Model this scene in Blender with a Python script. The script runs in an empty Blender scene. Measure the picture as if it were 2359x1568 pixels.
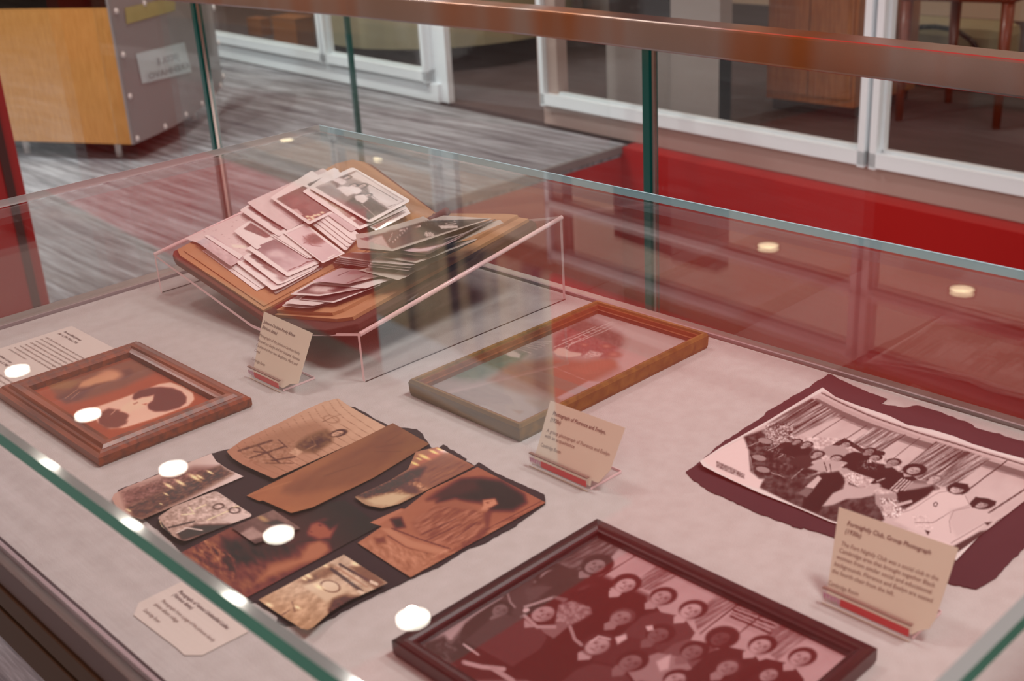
import bpy, bmesh, math, random
import numpy as np
from mathutils import Vector, Matrix
random.seed(7); rng = np.random.default_rng(11)
C = bpy.context.scene.collection
SC = bpy.context.scene

# ------------------------------------------------------------ calibrated camera (deck of the case is z = 0)
H = .55; PX, PY, F = 1179.5, 784., 2760.6
_r, _p, _y = [math.radians(v) for v in (-3.42795, 67.26241, -42.74883)]
def _rz(a): return np.array([[math.cos(a), -math.sin(a), 0], [math.sin(a), math.cos(a), 0], [0, 0, 1]])
def _rx(a): return np.array([[1, 0, 0], [0, math.cos(a), -math.sin(a)], [0, math.sin(a), math.cos(a)]])
R = _rz(_y) @ _rx(_p) @ _rz(_r)
CAM = np.array([0, 0, H])
FL = -.85            # floor level
ZL = .16             # top of the glass lid
def ray(p):
    p = np.asarray(p, float)
    v = np.stack([p[..., 0] - PX, -(p[..., 1] - PY), np.full(p[..., 0].shape, -F)], -1)
    return v @ R.T
def onplane(p, o, n, h=0.):
    """point(s) of the plane (o, n), raised h along n, seen at photo position p"""
    d = ray(p); n = np.asarray(n, float); n = n / np.linalg.norm(n)
    t = ((np.asarray(o, float) - CAM) @ n + h) / (d @ n)
    return CAM + d * np.asarray(t)[..., None]
def at(x, y, z=0.): return onplane((x, y), (0, 0, z), (0, 0, 1))
def atx(x, y, X): return onplane((x, y), (X, 0, 0), (1, 0, 0))
def aty(x, y, Y): return onplane((x, y), (0, Y, 0), (0, 1, 0))
def proj(p):
    c = (np.asarray(p, float) - CAM) @ R
    return np.array([PX + c[0] * F / -c[2], PY - c[1] * F / -c[2]])

# ------------------------------------------------------------ helpers
def lin(c):
    a = np.asarray(c, float)[..., :3] / 255.
    return np.where(a <= .04045, a / 12.92, ((a + .055) / 1.055) ** 2.4)
def rgba(c): return tuple(lin(c)) + (1.,)
def link(o, parent=None):
    C.objects.link(o)
    if parent is not None: o.parent = parent
    return o
def tag(o, label=None, cat=None, group=None, kind=None):
    if label: o['label'] = label
    if cat: o['category'] = cat
    if group: o['group'] = group
    if kind: o['kind'] = kind
    return o
def empty(name, label, cat, loc=(0, 0, 0), group=None):
    o = bpy.data.objects.new(name, None); o.empty_display_size = .05
    o.location = loc; C.objects.link(o); o['_o'] = 0; del o['_o']
    return tag(o, label, cat, group)
def obj(name, verts, faces, m, parent=None, smooth=False, bevel=0.):
    me = bpy.data.meshes.new(name)
    off = np.array(parent.location) if parent is not None else np.zeros(3)
    if parent is not None and parent.parent is not None: off = off + np.array(parent.parent.location)
    if parent is not None and parent.type == 'MESH': pass
    me.from_pydata([tuple(np.asarray(v, float) - off) for v in verts], [], faces)
    me.materials.append(m); me.validate(); me.update()
    bm = bmesh.new(); bm.from_mesh(me); bmesh.ops.recalc_face_normals(bm, faces=bm.faces[:]); bm.to_mesh(me); bm.free()
    if smooth: me.shade_smooth()
    o = link(bpy.data.objects.new(name, me), parent)
    if bevel:
        b = o.modifiers.new('b', 'BEVEL'); b.width = bevel; b.segments = 2; b.limit_method = 'ANGLE'
    return o
class G:
    """collects vertices and faces of one mesh"""
    def __init__(s): s.v = []; s.f = []
    def add(s, v, f):
        n = len(s.v); s.v += [tuple(map(float, q)) for q in v]; s.f += [tuple(i + n for i in q) for q in f]; return s
    def box(s, x0, x1, y0, y1, z0, z1):
        return s.add([(x, y, z) for z in (z0, z1) for y in (y0, y1) for x in (x0, x1)],
                     [(0, 1, 3, 2), (4, 6, 7, 5), (0, 4, 5, 1), (2, 3, 7, 6), (0, 2, 6, 4), (1, 5, 7, 3)])
    def hexa(s, lo, hi):
        """prism between two equal polygons"""
        n = len(lo); return s.add(list(lo) + list(hi), [tuple(range(n))[::-1], tuple(range(n, 2 * n))] + [(i, (i + 1) % n, n + (i + 1) % n, n + i) for i in range(n)])
    def slab(s, poly, z0, z1): return s.hexa([(x, y, z0) for x, y in poly], [(x, y, z1) for x, y in poly])
    def tube(s, p, q, r, n=12, r2=None):
        p = Vector(p); q = Vector(q); d = (q - p).normalized(); a = d.orthogonal().normalized(); b = d.cross(a); r2 = r if r2 is None else r2
        lo = [p + (a * math.cos(t) + b * math.sin(t)) * r for t in [2 * math.pi * i / n for i in range(n)]]
        hi = [q + (a * math.cos(t) + b * math.sin(t)) * r2 for t in [2 * math.pi * i / n for i in range(n)]]
        return s.hexa(lo, hi)
    def dome(s, c, d, r, n=10, k=4, flat=.6):
        c = Vector(c); d = Vector(d).normalized(); a = d.orthogonal().normalized(); b = d.cross(a); v = []; f = []
        for j in range(k):
            t = j / k * math.pi / 2
            v += [c + (a * math.cos(u) + b * math.sin(u)) * r * math.cos(t) + d * r * flat * math.sin(t) for u in [2 * math.pi * i / n for i in range(n)]]
        v.append(c + d * r * flat)
        for j in range(k - 1): f += [(j * n + i, j * n + (i + 1) % n, (j + 1) * n + (i + 1) % n, (j + 1) * n + i) for i in range(n)]
        f += [((k - 1) * n + i, (k - 1) * n + (i + 1) % n, k * n) for i in range(n)] + [tuple(range(n))[::-1]]
        return s.add(v, f)
    def build(s, name, m, parent=None, **k): return obj(name, s.v, s.f, m, parent, **k)

# ------------------------------------------------------------ materials (all node based)
def new(name):
    m = bpy.data.materials.new(name); m.use_nodes = True; nt = m.node_tree; nt.nodes.clear()
    out = nt.nodes.new('ShaderNodeOutputMaterial'); return m, nt, out
def pbr(name, col, rough=.5, metal=0., coat=0., noise=0., nscale=20., bump=0., bscale=200., stretch=(1, 1, 1), col2=None, emit=None, es=1., lincol=None):
    m, nt, out = new(name); b = nt.nodes.new('ShaderNodeBsdfPrincipled'); L = nt.links.new
    c = tuple(lincol) + (1,) if lincol is not None else rgba(col)
    b.inputs['Base Color'].default_value = c; b.inputs['Roughness'].default_value = rough; b.inputs['Metallic'].default_value = metal
    b.inputs['Coat Weight'].default_value = coat; b.inputs['Coat Roughness'].default_value = .08
    tc = nt.nodes.new('ShaderNodeTexCoord'); mp = nt.nodes.new('ShaderNodeMapping'); mp.inputs['Scale'].default_value = stretch; L(tc.outputs['Object'], mp.inputs[0])
    if noise:
        n = nt.nodes.new('ShaderNodeTexNoise'); n.inputs['Scale'].default_value = nscale; n.inputs['Detail'].default_value = 5; L(mp.outputs[0], n.inputs['Vector'])
        r = nt.nodes.new('ShaderNodeValToRGB'); r.color_ramp.elements[0].position = .3; r.color_ramp.elements[1].position = .7
        c2 = rgba(col2) if col2 else tuple(v * (1 - noise) for v in c[:3]) + (1,)
        r.color_ramp.elements[0].color = c2; r.color_ramp.elements[1].color = c; L(n.outputs[0], r.inputs[0]); L(r.outputs[0], b.inputs['Base Color'])
    if bump:
        n = nt.nodes.new('ShaderNodeTexNoise'); n.inputs['Scale'].default_value = bscale; n.inputs['Detail'].default_value = 3; L(mp.outputs[0], n.inputs['Vector'])
        bp = nt.nodes.new('ShaderNodeBump'); bp.inputs['Strength'].default_value = bump; bp.inputs['Distance'].default_value = .002; L(n.outputs[0], bp.inputs['Height']); L(bp.outputs[0], b.inputs['Normal'])
    if emit is not None:
        b.inputs['Emission Color'].default_value = tuple(emit) + (1,); b.inputs['Emission Strength'].default_value = es
    L(b.outputs[0], out.inputs[0]); return m
def emis(name, col, s):
    m, nt, out = new(name); e = nt.nodes.new('ShaderNodeEmission'); e.inputs[0].default_value = tuple(col) + (1,); e.inputs[1].default_value = s; nt.links.new(e.outputs[0], out.inputs[0]); return m
def glass(name, tint=(.97, .99, .98), f0=.04, gain=.96, rough=0., power=5.):
    """thin clear sheet: transparent plus mirror reflection growing towards grazing view (Schlick)"""
    m, nt, out = new(name); L = nt.links.new; N = nt.nodes.new
    t = N('ShaderNodeBsdfTransparent'); t.inputs[0].default_value = tuple(tint) + (1,)
    g = N('ShaderNodeBsdfAnisotropic') if False else N('ShaderNodeBsdfGlossy'); g.inputs['Roughness'].default_value = rough; g.inputs['Color'].default_value = (1, 1, 1, 1)
    lw = N('ShaderNodeLayerWeight'); lw.inputs[0].default_value = .5
    p = N('ShaderNodeMath'); p.operation = 'POWER'; p.inputs[1].default_value = power; L(lw.outputs['Facing'], p.inputs[0])
    k = N('ShaderNodeMath'); k.operation = 'MULTIPLY_ADD'; k.inputs[1].default_value = gain; k.inputs[2].default_value = f0; L(p.outputs[0], k.inputs[0]); k.use_clamp = True
    mx = N('ShaderNodeMixShader'); L(k.outputs[0], mx.inputs[0]); L(t.outputs[0], mx.inputs[1]); L(g.outputs[0], mx.inputs[2]); L(mx.outputs[0], out.inputs[0]); return m
def painted(name, rough=.4, coat=0., spec=.5):
    m, nt, out = new(name); b = nt.nodes.new('ShaderNodeBsdfPrincipled'); a = nt.nodes.new('ShaderNodeVertexColor'); a.layer_name = 'Col'
    nt.links.new(a.outputs[0], b.inputs['Base Color']); b.inputs['Roughness'].default_value = rough; b.inputs['Coat Weight'].default_value = coat; b.inputs['Coat Roughness'].default_value = .12
    b.inputs['Specular IOR Level'].default_value = spec; nt.links.new(b.outputs[0], out.inputs[0]); return m
def wood(name, c1, c2, scale=(2, 30, 30), rough=.35, coat=.2):
    m, nt, out = new(name); L = nt.links.new; N = nt.nodes.new
    b = N('ShaderNodeBsdfPrincipled'); b.inputs['Roughness'].default_value = rough; b.inputs['Coat Weight'].default_value = coat; b.inputs['Coat Roughness'].default_value = .15
    tc = N('ShaderNodeTexCoord'); mp = N('ShaderNodeMapping'); mp.inputs['Scale'].default_value = scale; L(tc.outputs['Object'], mp.inputs[0])
    n = N('ShaderNodeTexNoise'); n.inputs['Scale'].default_value = 4; n.inputs['Detail'].default_value = 8; n.inputs['Distortion'].default_value = .6; L(mp.outputs[0], n.inputs['Vector'])
    r = N('ShaderNodeValToRGB'); r.color_ramp.elements[0].position = .35; r.color_ramp.elements[1].position = .65; r.color_ramp.elements[0].color = rgba(c1); r.color_ramp.elements[1].color = rgba(c2)
    L(n.outputs[0], r.inputs[0]); L(r.outputs[0], b.inputs['Base Color']); L(b.outputs[0], out.inputs[0]); return m
def carpet():
    m, nt, out = new('striped_carpet'); L = nt.links.new; N = nt.nodes.new
    b = N('ShaderNodeBsdfPrincipled'); b.inputs['Roughness'].default_value = .95; b.inputs['Specular IOR Level'].default_value = .1
    tc = N('ShaderNodeTexCoord'); mp = N('ShaderNodeMapping'); mp.inputs['Rotation'].default_value = (0, 0, math.radians(-12)); mp.inputs['Scale'].default_value = (26, 1.3, 1); L(tc.outputs['Object'], mp.inputs[0])
    n = N('ShaderNodeTexNoise'); n.inputs['Scale'].default_value = 1.; n.inputs['Detail'].default_value = 4; n.inputs['Roughness'].default_value = .75; L(mp.outputs[0], n.inputs['Vector'])
    r = N('ShaderNodeValToRGB'); e = r.color_ramp.elements; e[0].position = .34; e[0].color = rgba((84, 84, 90)); e[1].position = .66; e[1].color = rgba((168, 174, 180))
    x = e.new(.48); x.color = rgba((122, 124, 128)); L(n.outputs[0], r.inputs[0]); L(r.outputs[0], b.inputs['Base Color'])
    n2 = N('ShaderNodeTexNoise'); n2.inputs['Scale'].default_value = 400; L(tc.outputs['Object'], n2.inputs['Vector']); bp = N('ShaderNodeBump'); bp.inputs['Strength'].default_value = .5; bp.inputs['Distance'].default_value = .003
    L(n2.outputs[0], bp.inputs['Height']); L(bp.outputs[0], b.inputs['Normal']); L(b.outputs[0], out.inputs[0]); return m

M = dict(
    deck=pbr('deck_fabric', (182, 177, 175), .95, noise=.08, nscale=60, bump=.5, bscale=900, col2=(174, 168, 165)),
    steel=pbr('brushed_steel', (176, 160, 148), .28, 1., noise=.12, nscale=6, stretch=(1, 60, 60)),
    rail=pbr('handrail_steel', (188, 158, 132), .32, 1., noise=.1, nscale=5, stretch=(40, 1, 40)),
    rim=pbr('rim_aluminium', (134, 122, 118), .38, .8), bead=pbr('glazing_bead', (150, 130, 134), .3), groove=pbr('rim_groove', (76, 46, 44), .6),
    basedark=pbr('case_base_bronze', (88, 74, 54), .45, .5), black=pbr('black_gap', (26, 18, 16), .8),
    lid=glass('lid_glass', (.98, .985, .98), f0=.03, gain=.82), side=glass('side_glass', (.985, .992, .988), gain=.5),
    acryl=glass('clear_acrylic', (.99, .985, .985), f0=.03, gain=.45), acedge=pbr('acrylic_edge', (214, 186, 186), .15, 0, emit=(.3, .18, .18), es=.5),  # acrylic edges get a faint pink glow of their own
    pgl=glass('picture_glass', (.98, .98, .975), gain=.55),
    gedge=pbr('glass_edge_green', (10, 70, 62), .15, 0, coat=1., emit=(.0, .03, .025), es=.6),  # rail glass edges get a faint green glow of their own
    lidedge=pbr('lid_edge_green', (44, 112, 88), .3, 0, noise=.3, nscale=9, emit=(.03, .09, .07), es=.6), lidbevel=pbr('lid_bevel_grey', (112, 120, 118), .5, 0), nearbevel=pbr('lid_bevel_near', (104, 112, 110), .03, 0, coat=1.), leftedge=pbr('lid_edge_left', (176, 168, 168), .3, 0, emit=(.16, .15, .15), es=.9),  # green and left lid edges glow, imitating light carried inside the glass
    faredge=pbr('lid_edge_pale', (140, 170, 178), .3, 0, emit=(.12, .2, .22), es=.6),  # far lid edge glows too, imitating light carried inside the glass
    red=pbr('red_paint', (164, 24, 24), .45), redglow=pbr('red_wall_glow', (200, 60, 55), .5, emit=(1., .085, .08), es=.45), reddim=pbr('red_fascia', (180, 50, 50), .5, emit=(.8, .12, .11), es=.38),  # upper reds emit so they reflect as brightly lit surfaces
    white=pbr('white_frame_paint', (232, 244, 250), .4), beige=pbr('beige_base_paint', (186, 164, 156), .6), greyp=pbr('grey_paint', (150, 142, 138), .6),
    trimd=pbr('slab_edge', (120, 118, 118), .5), ceil=pbr('glowing_ceiling_paint', (190, 170, 160), .8, emit=(.5, .39, .35), es=.28), ceiloff=pbr('office_ceiling', (140, 124, 112), .9, emit=(.5, .36, .28), es=.9),  # both ceilings emit softly, added as ambient light
    wallw=pbr('warm_wall', (150, 110, 84), .8, emit=(.34, .22, .15), es=.5), walld=pbr('office_wall', (96, 70, 52), .8, emit=(.3, .19, .12), es=.5), skyw=pbr('pale_upper_wall', (180, 184, 184), .7, emit=(.62, .68, .7), es=.7),  # walls emit a little, added to brighten their reflections
    lamp=emis('lamp_lens', (1., .93, .8), 26.), lampo=emis('office_lamp_lens', (1., .82, .52), 5.), lampring=pbr('lamp_ring', (225, 220, 215), .4),
    dkwood=wood('dark_red_frame', (22, 10, 14), (36, 14, 16), rough=.35), brwood=wood('brown_frame_wood', (84, 30, 8), (136, 60, 20), (30, 2, 30), .42, .12), gold=wood('gold_frame', (96, 70, 24), (130, 96, 38), (20, 3, 20), .55, 0),
    goldin=wood('gold_frame_inner', (96, 48, 18), (126, 72, 30), (20, 3, 20), .5, 0),
    desk=wood('desk_veneer', (196, 138, 66), (214, 156, 84), (30, 30, 3), .4), perf=pbr('desk_metal_panel', (158, 158, 160), .5, .2, noise=.08, nscale=300), bolt=pbr('bolt_steel', (240, 240, 240), .3, .1),
    cab=wood('office_veneer', (150, 88, 44), (176, 108, 56), (20, 20, 2), .4), chair=wood('chair_wood', (104, 42, 14), (124, 52, 20)),
    page=pbr('album_page_paper', (176, 132, 92), .85, noise=.12, nscale=14), cover=pbr('album_leather', (104, 34, 16), .8, bump=.4, bscale=400), coverb=pbr('album_leather_dark', (66, 34, 26), .8, bump=.4, bscale=400),
    mat=pbr('black_album_paper', (40, 20, 26), .95, noise=.15, nscale=30), matr=pbr('maroon_album_paper', (58, 30, 38), .95, noise=.12, nscale=30),
    card=pbr('card_stock', (212, 203, 184), .8), sheet=pbr('sheet_paper', (196, 186, 178), .8), ink=pbr('print_ink', (122, 92, 82), .8), inkb=pbr('print_ink_bold', (84, 44, 44), .8),
    redbar=pbr('red_reflection', (206, 66, 70), .4), pink=pbr('pink_reflection', (200, 150, 178), .4), tape=pbr('yellow_paper', (176, 172, 112), .7), sign=pbr('sign_paper', (200, 222, 228), .7), inkl=pbr('faint_ink', (140, 150, 156), .8),
    pgloss=painted('glossy_print', .4, .12), pgl3=glass('picture_glass_dark', (.96, .95, .95), f0=.075, gain=1.), pmatte=painted('matte_print', .6, .0, .3), carpet=carpet(), dark=pbr('dark_recess', (38, 26, 24), .9), cable=pbr('cable_black', (30, 34, 34), .5),
    beigec=pbr('counter_laminate', (150, 144, 116), .6), orange=pbr('orange_box', (140, 80, 24), .6), darkcarpet=pbr('office_carpet', (78, 62, 62), .95, noise=.3, nscale=3, stretch=(10, 1, 1)),
)

def railmat():
    m, nt, out = new('handrail_steel'); N = nt.nodes.new; L = nt.links.new
    b = N('ShaderNodeBsdfPrincipled'); b.inputs['Metallic'].default_value = 1.; b.inputs['Roughness'].default_value = .24
    tc = N('ShaderNodeTexCoord'); mp = N('ShaderNodeMapping'); mp.inputs['Scale'].default_value = (.3, 2.6, .2); n = N('ShaderNodeTexNoise'); n.inputs['Scale'].default_value = 1.; n.inputs['Detail'].default_value = 3
    r = N('ShaderNodeValToRGB'); e = r.color_ramp.elements; e[0].position = .38; e[0].color = rgba((196, 178, 168)); e[1].position = .6; e[1].color = rgba((206, 132, 80)); x = e.new(.5); x.color = rgba((206, 190, 184))  # grey and orange reflections painted into the steel colour
    L(tc.outputs['Object'], mp.inputs[0]); L(mp.outputs[0], n.inputs[0]); L(n.outputs[0], r.inputs[0]); L(r.outputs[0], b.inputs['Base Color']); L(b.outputs[0], out.inputs[0]); return m
M['rail'] = railmat()
# ------------------------------------------------------------ prints: finely meshed sheets coloured point by point
def polymask(P, pts, soft):
    pts = np.asarray(pts, float); x, y = P[:, 0], P[:, 1]
    lo = pts.min(0) - soft; hi = pts.max(0) + soft
    idx = np.where((x >= lo[0]) & (x <= hi[0]) & (y >= lo[1]) & (y <= hi[1]))[0]
    a = np.zeros(len(P))
    if len(idx) == 0: return a
    x = x[idx]; y = y[idx]; ins = np.zeros(len(idx), bool); d2 = np.full(len(idx), 1e18); n = len(pts)
    for i in range(n):
        ax, ay = pts[i]; bx, by = pts[(i + 1) % n]
        c = (ay > y) != (by > y)
        with np.errstate(divide='ignore', invalid='ignore'): xi = (bx - ax) * (y - ay) / (by - ay if by != ay else 1e-9) + ax
        ins ^= c & (x < xi)
        L2 = (bx - ax) ** 2 + (by - ay) ** 2 + 1e-9; t = np.clip(((x - ax) * (bx - ax) + (y - ay) * (by - ay)) / L2, 0, 1)
        d2 = np.minimum(d2, (x - ax - t * (bx - ax)) ** 2 + (y - ay - t * (by - ay)) ** 2)
    sd = np.where(ins, 1, -1) * np.sqrt(d2); a[idx] = np.clip(.5 + sd / (2 * soft), 0, 1); return a
def vnoise(P, sx, sy, ang=0., seed=0, oct=3):
    r = np.random.default_rng(seed); c, s = math.cos(ang), math.sin(ang); out = np.zeros(len(P)); amp = 1.; tot = 0.
    for o in range(oct):
        u = (P[:, 0] * c + P[:, 1] * s) / sx * 2 ** o; v = (-P[:, 0] * s + P[:, 1] * c) / sy * 2 ** o
        T = r.random((128, 128)); iu = np.floor(u).astype(int); iv = np.floor(v).astype(int); fu = u - iu; fv = v - iv; fu = fu * fu * (3 - 2 * fu); fv = fv * fv * (3 - 2 * fv)
        g = lambda i, j: T[i % 128, j % 128]
        out += amp * ((g(iu, iv) * (1 - fu) + g(iu + 1, iv) * fu) * (1 - fv) + (g(iu, iv + 1) * (1 - fu) + g(iu + 1, iv + 1) * fu) * fv); tot += amp; amp *= .55
    return out / tot * 2 - 1
class Art:
    def __init__(s, P, base, fr=None):
        s.P = P; s.C = np.tile(np.asarray(base, float), (len(P), 1)); s.fr = np.eye(2) if fr is None else fr   # fr: 2x2, columns right and up of the picture
        s.org = np.zeros(2); s.k = 1.
    def q(s, pts): return (np.asarray(pts, float) / s.k + s.org)       # crop coordinates to photo coordinates
    def mix(s, a, col, al=1.): a = (a * al)[:, None]; s.C = s.C * (1 - a) + np.asarray(col, float) * a
    def poly(s, pts, col, soft=1., al=1.): s.mix(polymask(s.P, s.q(pts), soft), col, al)
    def ell(s, c, rx, ry, col, soft=.12, al=1., M=None, raw=False, ring=0):
        c = np.asarray(c, float) if raw else s.q(c); M = s.fr if M is None else M
        d = (s.P - c) @ np.linalg.inv(M).T; d = np.sqrt((d[:, 0] / rx) ** 2 + (d[:, 1] / ry) ** 2)
        if ring: s.mix(np.clip((ring - np.abs(d - 1)) / (ring * .6), 0, 1), col, al)
        else: s.mix(np.clip((1 - d) / (2 * soft) + .5, 0, 1), col, al)
    def line(s, pts, w, col, al=1., raw=False):
        pts = np.asarray(pts, float) if raw else s.q(pts); d2 = np.full(len(s.P), 1e18)
        for (ax, ay), (bx, by) in zip(pts[:-1], pts[1:]):
            L2 = (bx - ax) ** 2 + (by - ay) ** 2 + 1e-9; t = np.clip(((s.P[:, 0] - ax) * (bx - ax) + (s.P[:, 1] - ay) * (by - ay)) / L2, 0, 1)
            d2 = np.minimum(d2, (s.P[:, 0] - ax - t * (bx - ax)) ** 2 + (s.P[:, 1] - ay - t * (by - ay)) ** 2)
        s.mix(np.clip((w / 2 - np.sqrt(d2)) / 1. + .5, 0, 1), col, al)
    def noise(s, amp, sx, sy=None, ang=0., seed=0, mask=None):
        n = vnoise(s.P, sx, sy or sx, ang, seed) * amp
        if mask is not None: n = n * mask
        s.C = np.clip(s.C + n[:, None], 4, 250)
    def tex(s, pts, amp, sx, sy=None, ang=0., seed=0, soft=2.): s.noise(amp, sx, sy, ang, seed, polymask(s.P, s.q(pts), soft))
    def grad(s, a, b, ca, cb, al=1.):
        a = s.q(a); b = s.q(b); t = np.clip(((s.P - a) @ (b - a)) / ((b - a) @ (b - a)), 0, 1)[:, None]
        s.C = s.C * (1 - al) + al * (np.asarray(ca, float) * (1 - t) + np.asarray(cb, float) * t)
    def person(s, c, w, skin, hair, dress, body=True, hairw=.93, dark=(60, 34, 36), tilt=0., blen=3.4):
        c = s.q(c); M = s.fr * w
        if tilt: t = math.radians(tilt); M = M @ np.array([[math.cos(t), -math.sin(t)], [math.sin(t), math.cos(t)]])
        T = lambda pts: c + np.asarray(pts, float) @ M.T
        if body:
            s.mix(polymask(s.P, T([(-.3, -.7), (-1.1, -1.05), (-1.35, -1.8), (-1.25, -blen), (1.25, -blen), (1.35, -1.8), (1.1, -1.05), (.3, -.7)]), 1.2), dress)
            s.mix(polymask(s.P, T([(-.22, -.4), (-.3, -.85), (0, -1.2), (.3, -.85), (.22, -.4)]), 1.), skin)
        s.ell(c + M @ np.array([0, .12]), .62 * hairw, .72 * hairw, hair, M=M, raw=True)
        s.ell(c + M @ np.array([0, -.04]), .42, .56, skin, M=M, raw=True)
        for x in (-.17, .17): s.ell(c + M @ np.array([x, .06]), .08, .05, dark, M=M, raw=True, soft=.5, al=.55); s.ell(c + M @ np.array([x, .17]), .12, .025, dark, M=M, raw=True, soft=.5, al=.3)
        s.ell(c + M @ np.array([.02, -.08]), .05, .12, dark, M=M, raw=True, soft=.5, al=.3); s.ell(c + M @ np.array([0, -.3]), .13, .04, dark, M=M, raw=True, soft=.5, al=.45); s.ell(c + M @ np.array([.3, -.1]), .16, .5, dark, M=M, raw=True, soft=.6, al=.22)
HZ, GN = .014, .74
def albedo(c, gain=1., sat=1.):
    a = np.clip((lin(np.clip(c, 0, 255)) - HZ) * GN * gain, .004, .9); g = a.mean(1, keepdims=True); return np.clip(g + (a - g) * sat, .003, .9)
def coons(top, right, bottom, left, nu, nv):
    """top: TL to TR, right: TR to BR, bottom: BL to BR, left: TL to BL, in photo coordinates"""
    def res(p, n):
        p = np.asarray(p, float); s = np.r_[0, np.cumsum(np.linalg.norm(np.diff(p, axis=0), axis=1))]; t = np.linspace(0, s[-1], n); return np.stack([np.interp(t, s, p[:, 0]), np.interp(t, s, p[:, 1])], 1)
    T, B, Lf, Rt = res(top, nu), res(bottom, nu), res(left, nv), res(right, nv); u = np.linspace(0, 1, nu)[None, :, None]; v = np.linspace(0, 1, nv)[:, None, None]
    S = (1 - v) * T[None] + v * B[None] + (1 - u) * Lf[:, None] + u * Rt[:, None]
    S -= (1 - u) * (1 - v) * T[0] + u * (1 - v) * T[-1] + (1 - u) * v * B[0] + u * v * B[-1]
    return S
def sheet(name, quad, o, n, h, mat, art=None, base=(210, 200, 195), step=2.5, parent=None, rnd=0., fr=None, lift=None, edges=None, scallop=0., col=None, boost=None, gain=1., sat=1.):
    """a thin print: quad = TL, TR, BR, BL seen in the photo; h = height over its support plane (o, n); lift(u, v) = curl"""
    q = [np.array(p, float) for p in quad]; e = edges or {}
    T = e.get('top', [q[0], q[1]]); Rt = e.get('right', [q[1], q[2]]); B = e.get('bottom', [q[3], q[2]]); Lf = e.get('left', [q[0], q[3]])
    ln = lambda p: sum(np.linalg.norm(np.subtract(a, b)) for a, b in zip(p[:-1], p[1:]))
    nu = max(6, int(ln(T) / step)); nv = max(6, int(max(ln(Lf), ln(Rt)) / step)); S = coons(T, Rt, B, Lf, nu, nv)
    U, V = np.meshgrid(np.linspace(0, 1, nu), np.linspace(0, 1, nv))
    if rnd:                                                             # round corners: slide outer points onto the arc
        lu, lv = ln(T), ln(Lf); a = U * lu; b = V * lv; r = rnd
        ca = np.clip(a, r, lu - r); cb = np.clip(b, r, lv - r); dx = a - ca; dy = b - cb; d = np.hypot(dx, dy); k = np.where(d > r, r / np.maximum(d, 1e-9), 1.)
        ua = (ca + dx * k) / lu; vb = (cb + dy * k) / lv
        from_ = lambda X: X
        iu = np.clip(ua * (nu - 1), 0, nu - 1.001); iv = np.clip(vb * (nv - 1), 0, nv - 1.001); i0 = iu.astype(int); j0 = iv.astype(int); fu = (iu - i0)[..., None]; fv = (iv - j0)[..., None]
        S = (S[j0, i0] * (1 - fu) + S[j0, i0 + 1] * fu) * (1 - fv) + (S[j0 + 1, i0] * (1 - fu) + S[j0 + 1, i0 + 1] * fu) * fv
    PXs = S.reshape(-1, 2); hh = np.full(len(PXs), float(h))
    if lift is not None: hh = hh + lift(U, V).reshape(-1)
    W = onplane(PXs, o, n, hh)
    A = Art(PXs, base, fr)
    if art: art(A)
    if boost: A.C = np.clip((A.C - boost[1]) * boost[0] + boost[2], 6, 252)
    faces = [(j * nu + i, (j + 1) * nu + i, (j + 1) * nu + i + 1, j * nu + i + 1) for j in range(nv - 1) for i in range(nu - 1)]
    me = bpy.data.meshes.new(name); off = np.array(parent.location) if parent is not None else 0
    me.from_pydata((W - off).tolist(), [], faces); me.materials.append(mat)
    ca = me.color_attributes.new('Col', 'FLOAT_COLOR', 'POINT'); ca.data.foreach_set('color', np.c_[albedo(A.C, gain, sat), np.ones(len(W))].astype(np.float32).ravel())
    me.shade_smooth(); return link(bpy.data.objects.new(name, me), parent)
def text(name, s, o, u, v, size, m, parent=None, w=None, bold=False, mirror=False):
    """one line of lettering: o = world start of baseline, u = reading direction, v = up"""
    cu = bpy.data.curves.new(name, 'FONT'); cu.body = s; cu.size = size; cu.resolution_u = 2
    if bold: cu.offset = size * .008
    ob = bpy.data.objects.new('tmp', cu); C.objects.link(ob); bpy.context.view_layer.update()
    me = bpy.data.meshes.new_from_object(ob.evaluated_get(bpy.context.evaluated_depsgraph_get())); C.objects.unlink(ob); bpy.data.objects.remove(ob)
    co = np.array([x.co[:] for x in me.vertices]); W0 = co[:, 0].max(); sx = (w / W0) if w else .8
    if mirror: co[:, 0] = W0 - co[:, 0]
    return (co[:, :1] * sx) * np.asarray(u) + co[:, 1:2] * np.asarray(v) + np.asarray(o), [tuple(p.vertices) for p in me.polygons]
def lettering(name, lines, m, parent):
    g = G()
    for L in lines: v, f = text('t', *L[:1], L[1], L[2], L[3], L[4], m, w=L[5], bold=L[6] if len(L) > 6 else False, mirror=L[7] if len(L) > 7 else False); g.add(v, f)
    me = bpy.data.meshes.new(name); off = np.array(parent.location) if parent.type == 'EMPTY' else (np.array(parent.parent.location) if parent.parent else np.zeros(3))
    me.from_pydata([tuple(np.asarray(q) - off) for q in g.v], [], g.f); me.materials.append(m); return link(bpy.data.objects.new(name, me), parent)

ZU = (0, 0, 1); O0 = (0, 0, 0)
RD = np.array([0, -1., 0]); UP = np.array([1., 0, 0])          # reading direction and "up the page" of everything laid on the deck
def frame2(p, z=0., o=None, n=None):
    """right and up of a print lying on its plane, as photo vectors per unit length of 'right'"""
    o = (0, 0, z) if o is None else o; n = ZU if n is None else n
    w = onplane(p, o, n); n = np.asarray(n, float) / np.linalg.norm(n); r = RD - (RD @ n) * n; r /= np.linalg.norm(r); u = np.cross(n, r)
    a = proj(w + r * .001) - proj(w); b = proj(w + u * .001) - proj(w); k = np.linalg.norm(a); return np.stack([a / k, b / k], 1)
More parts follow.
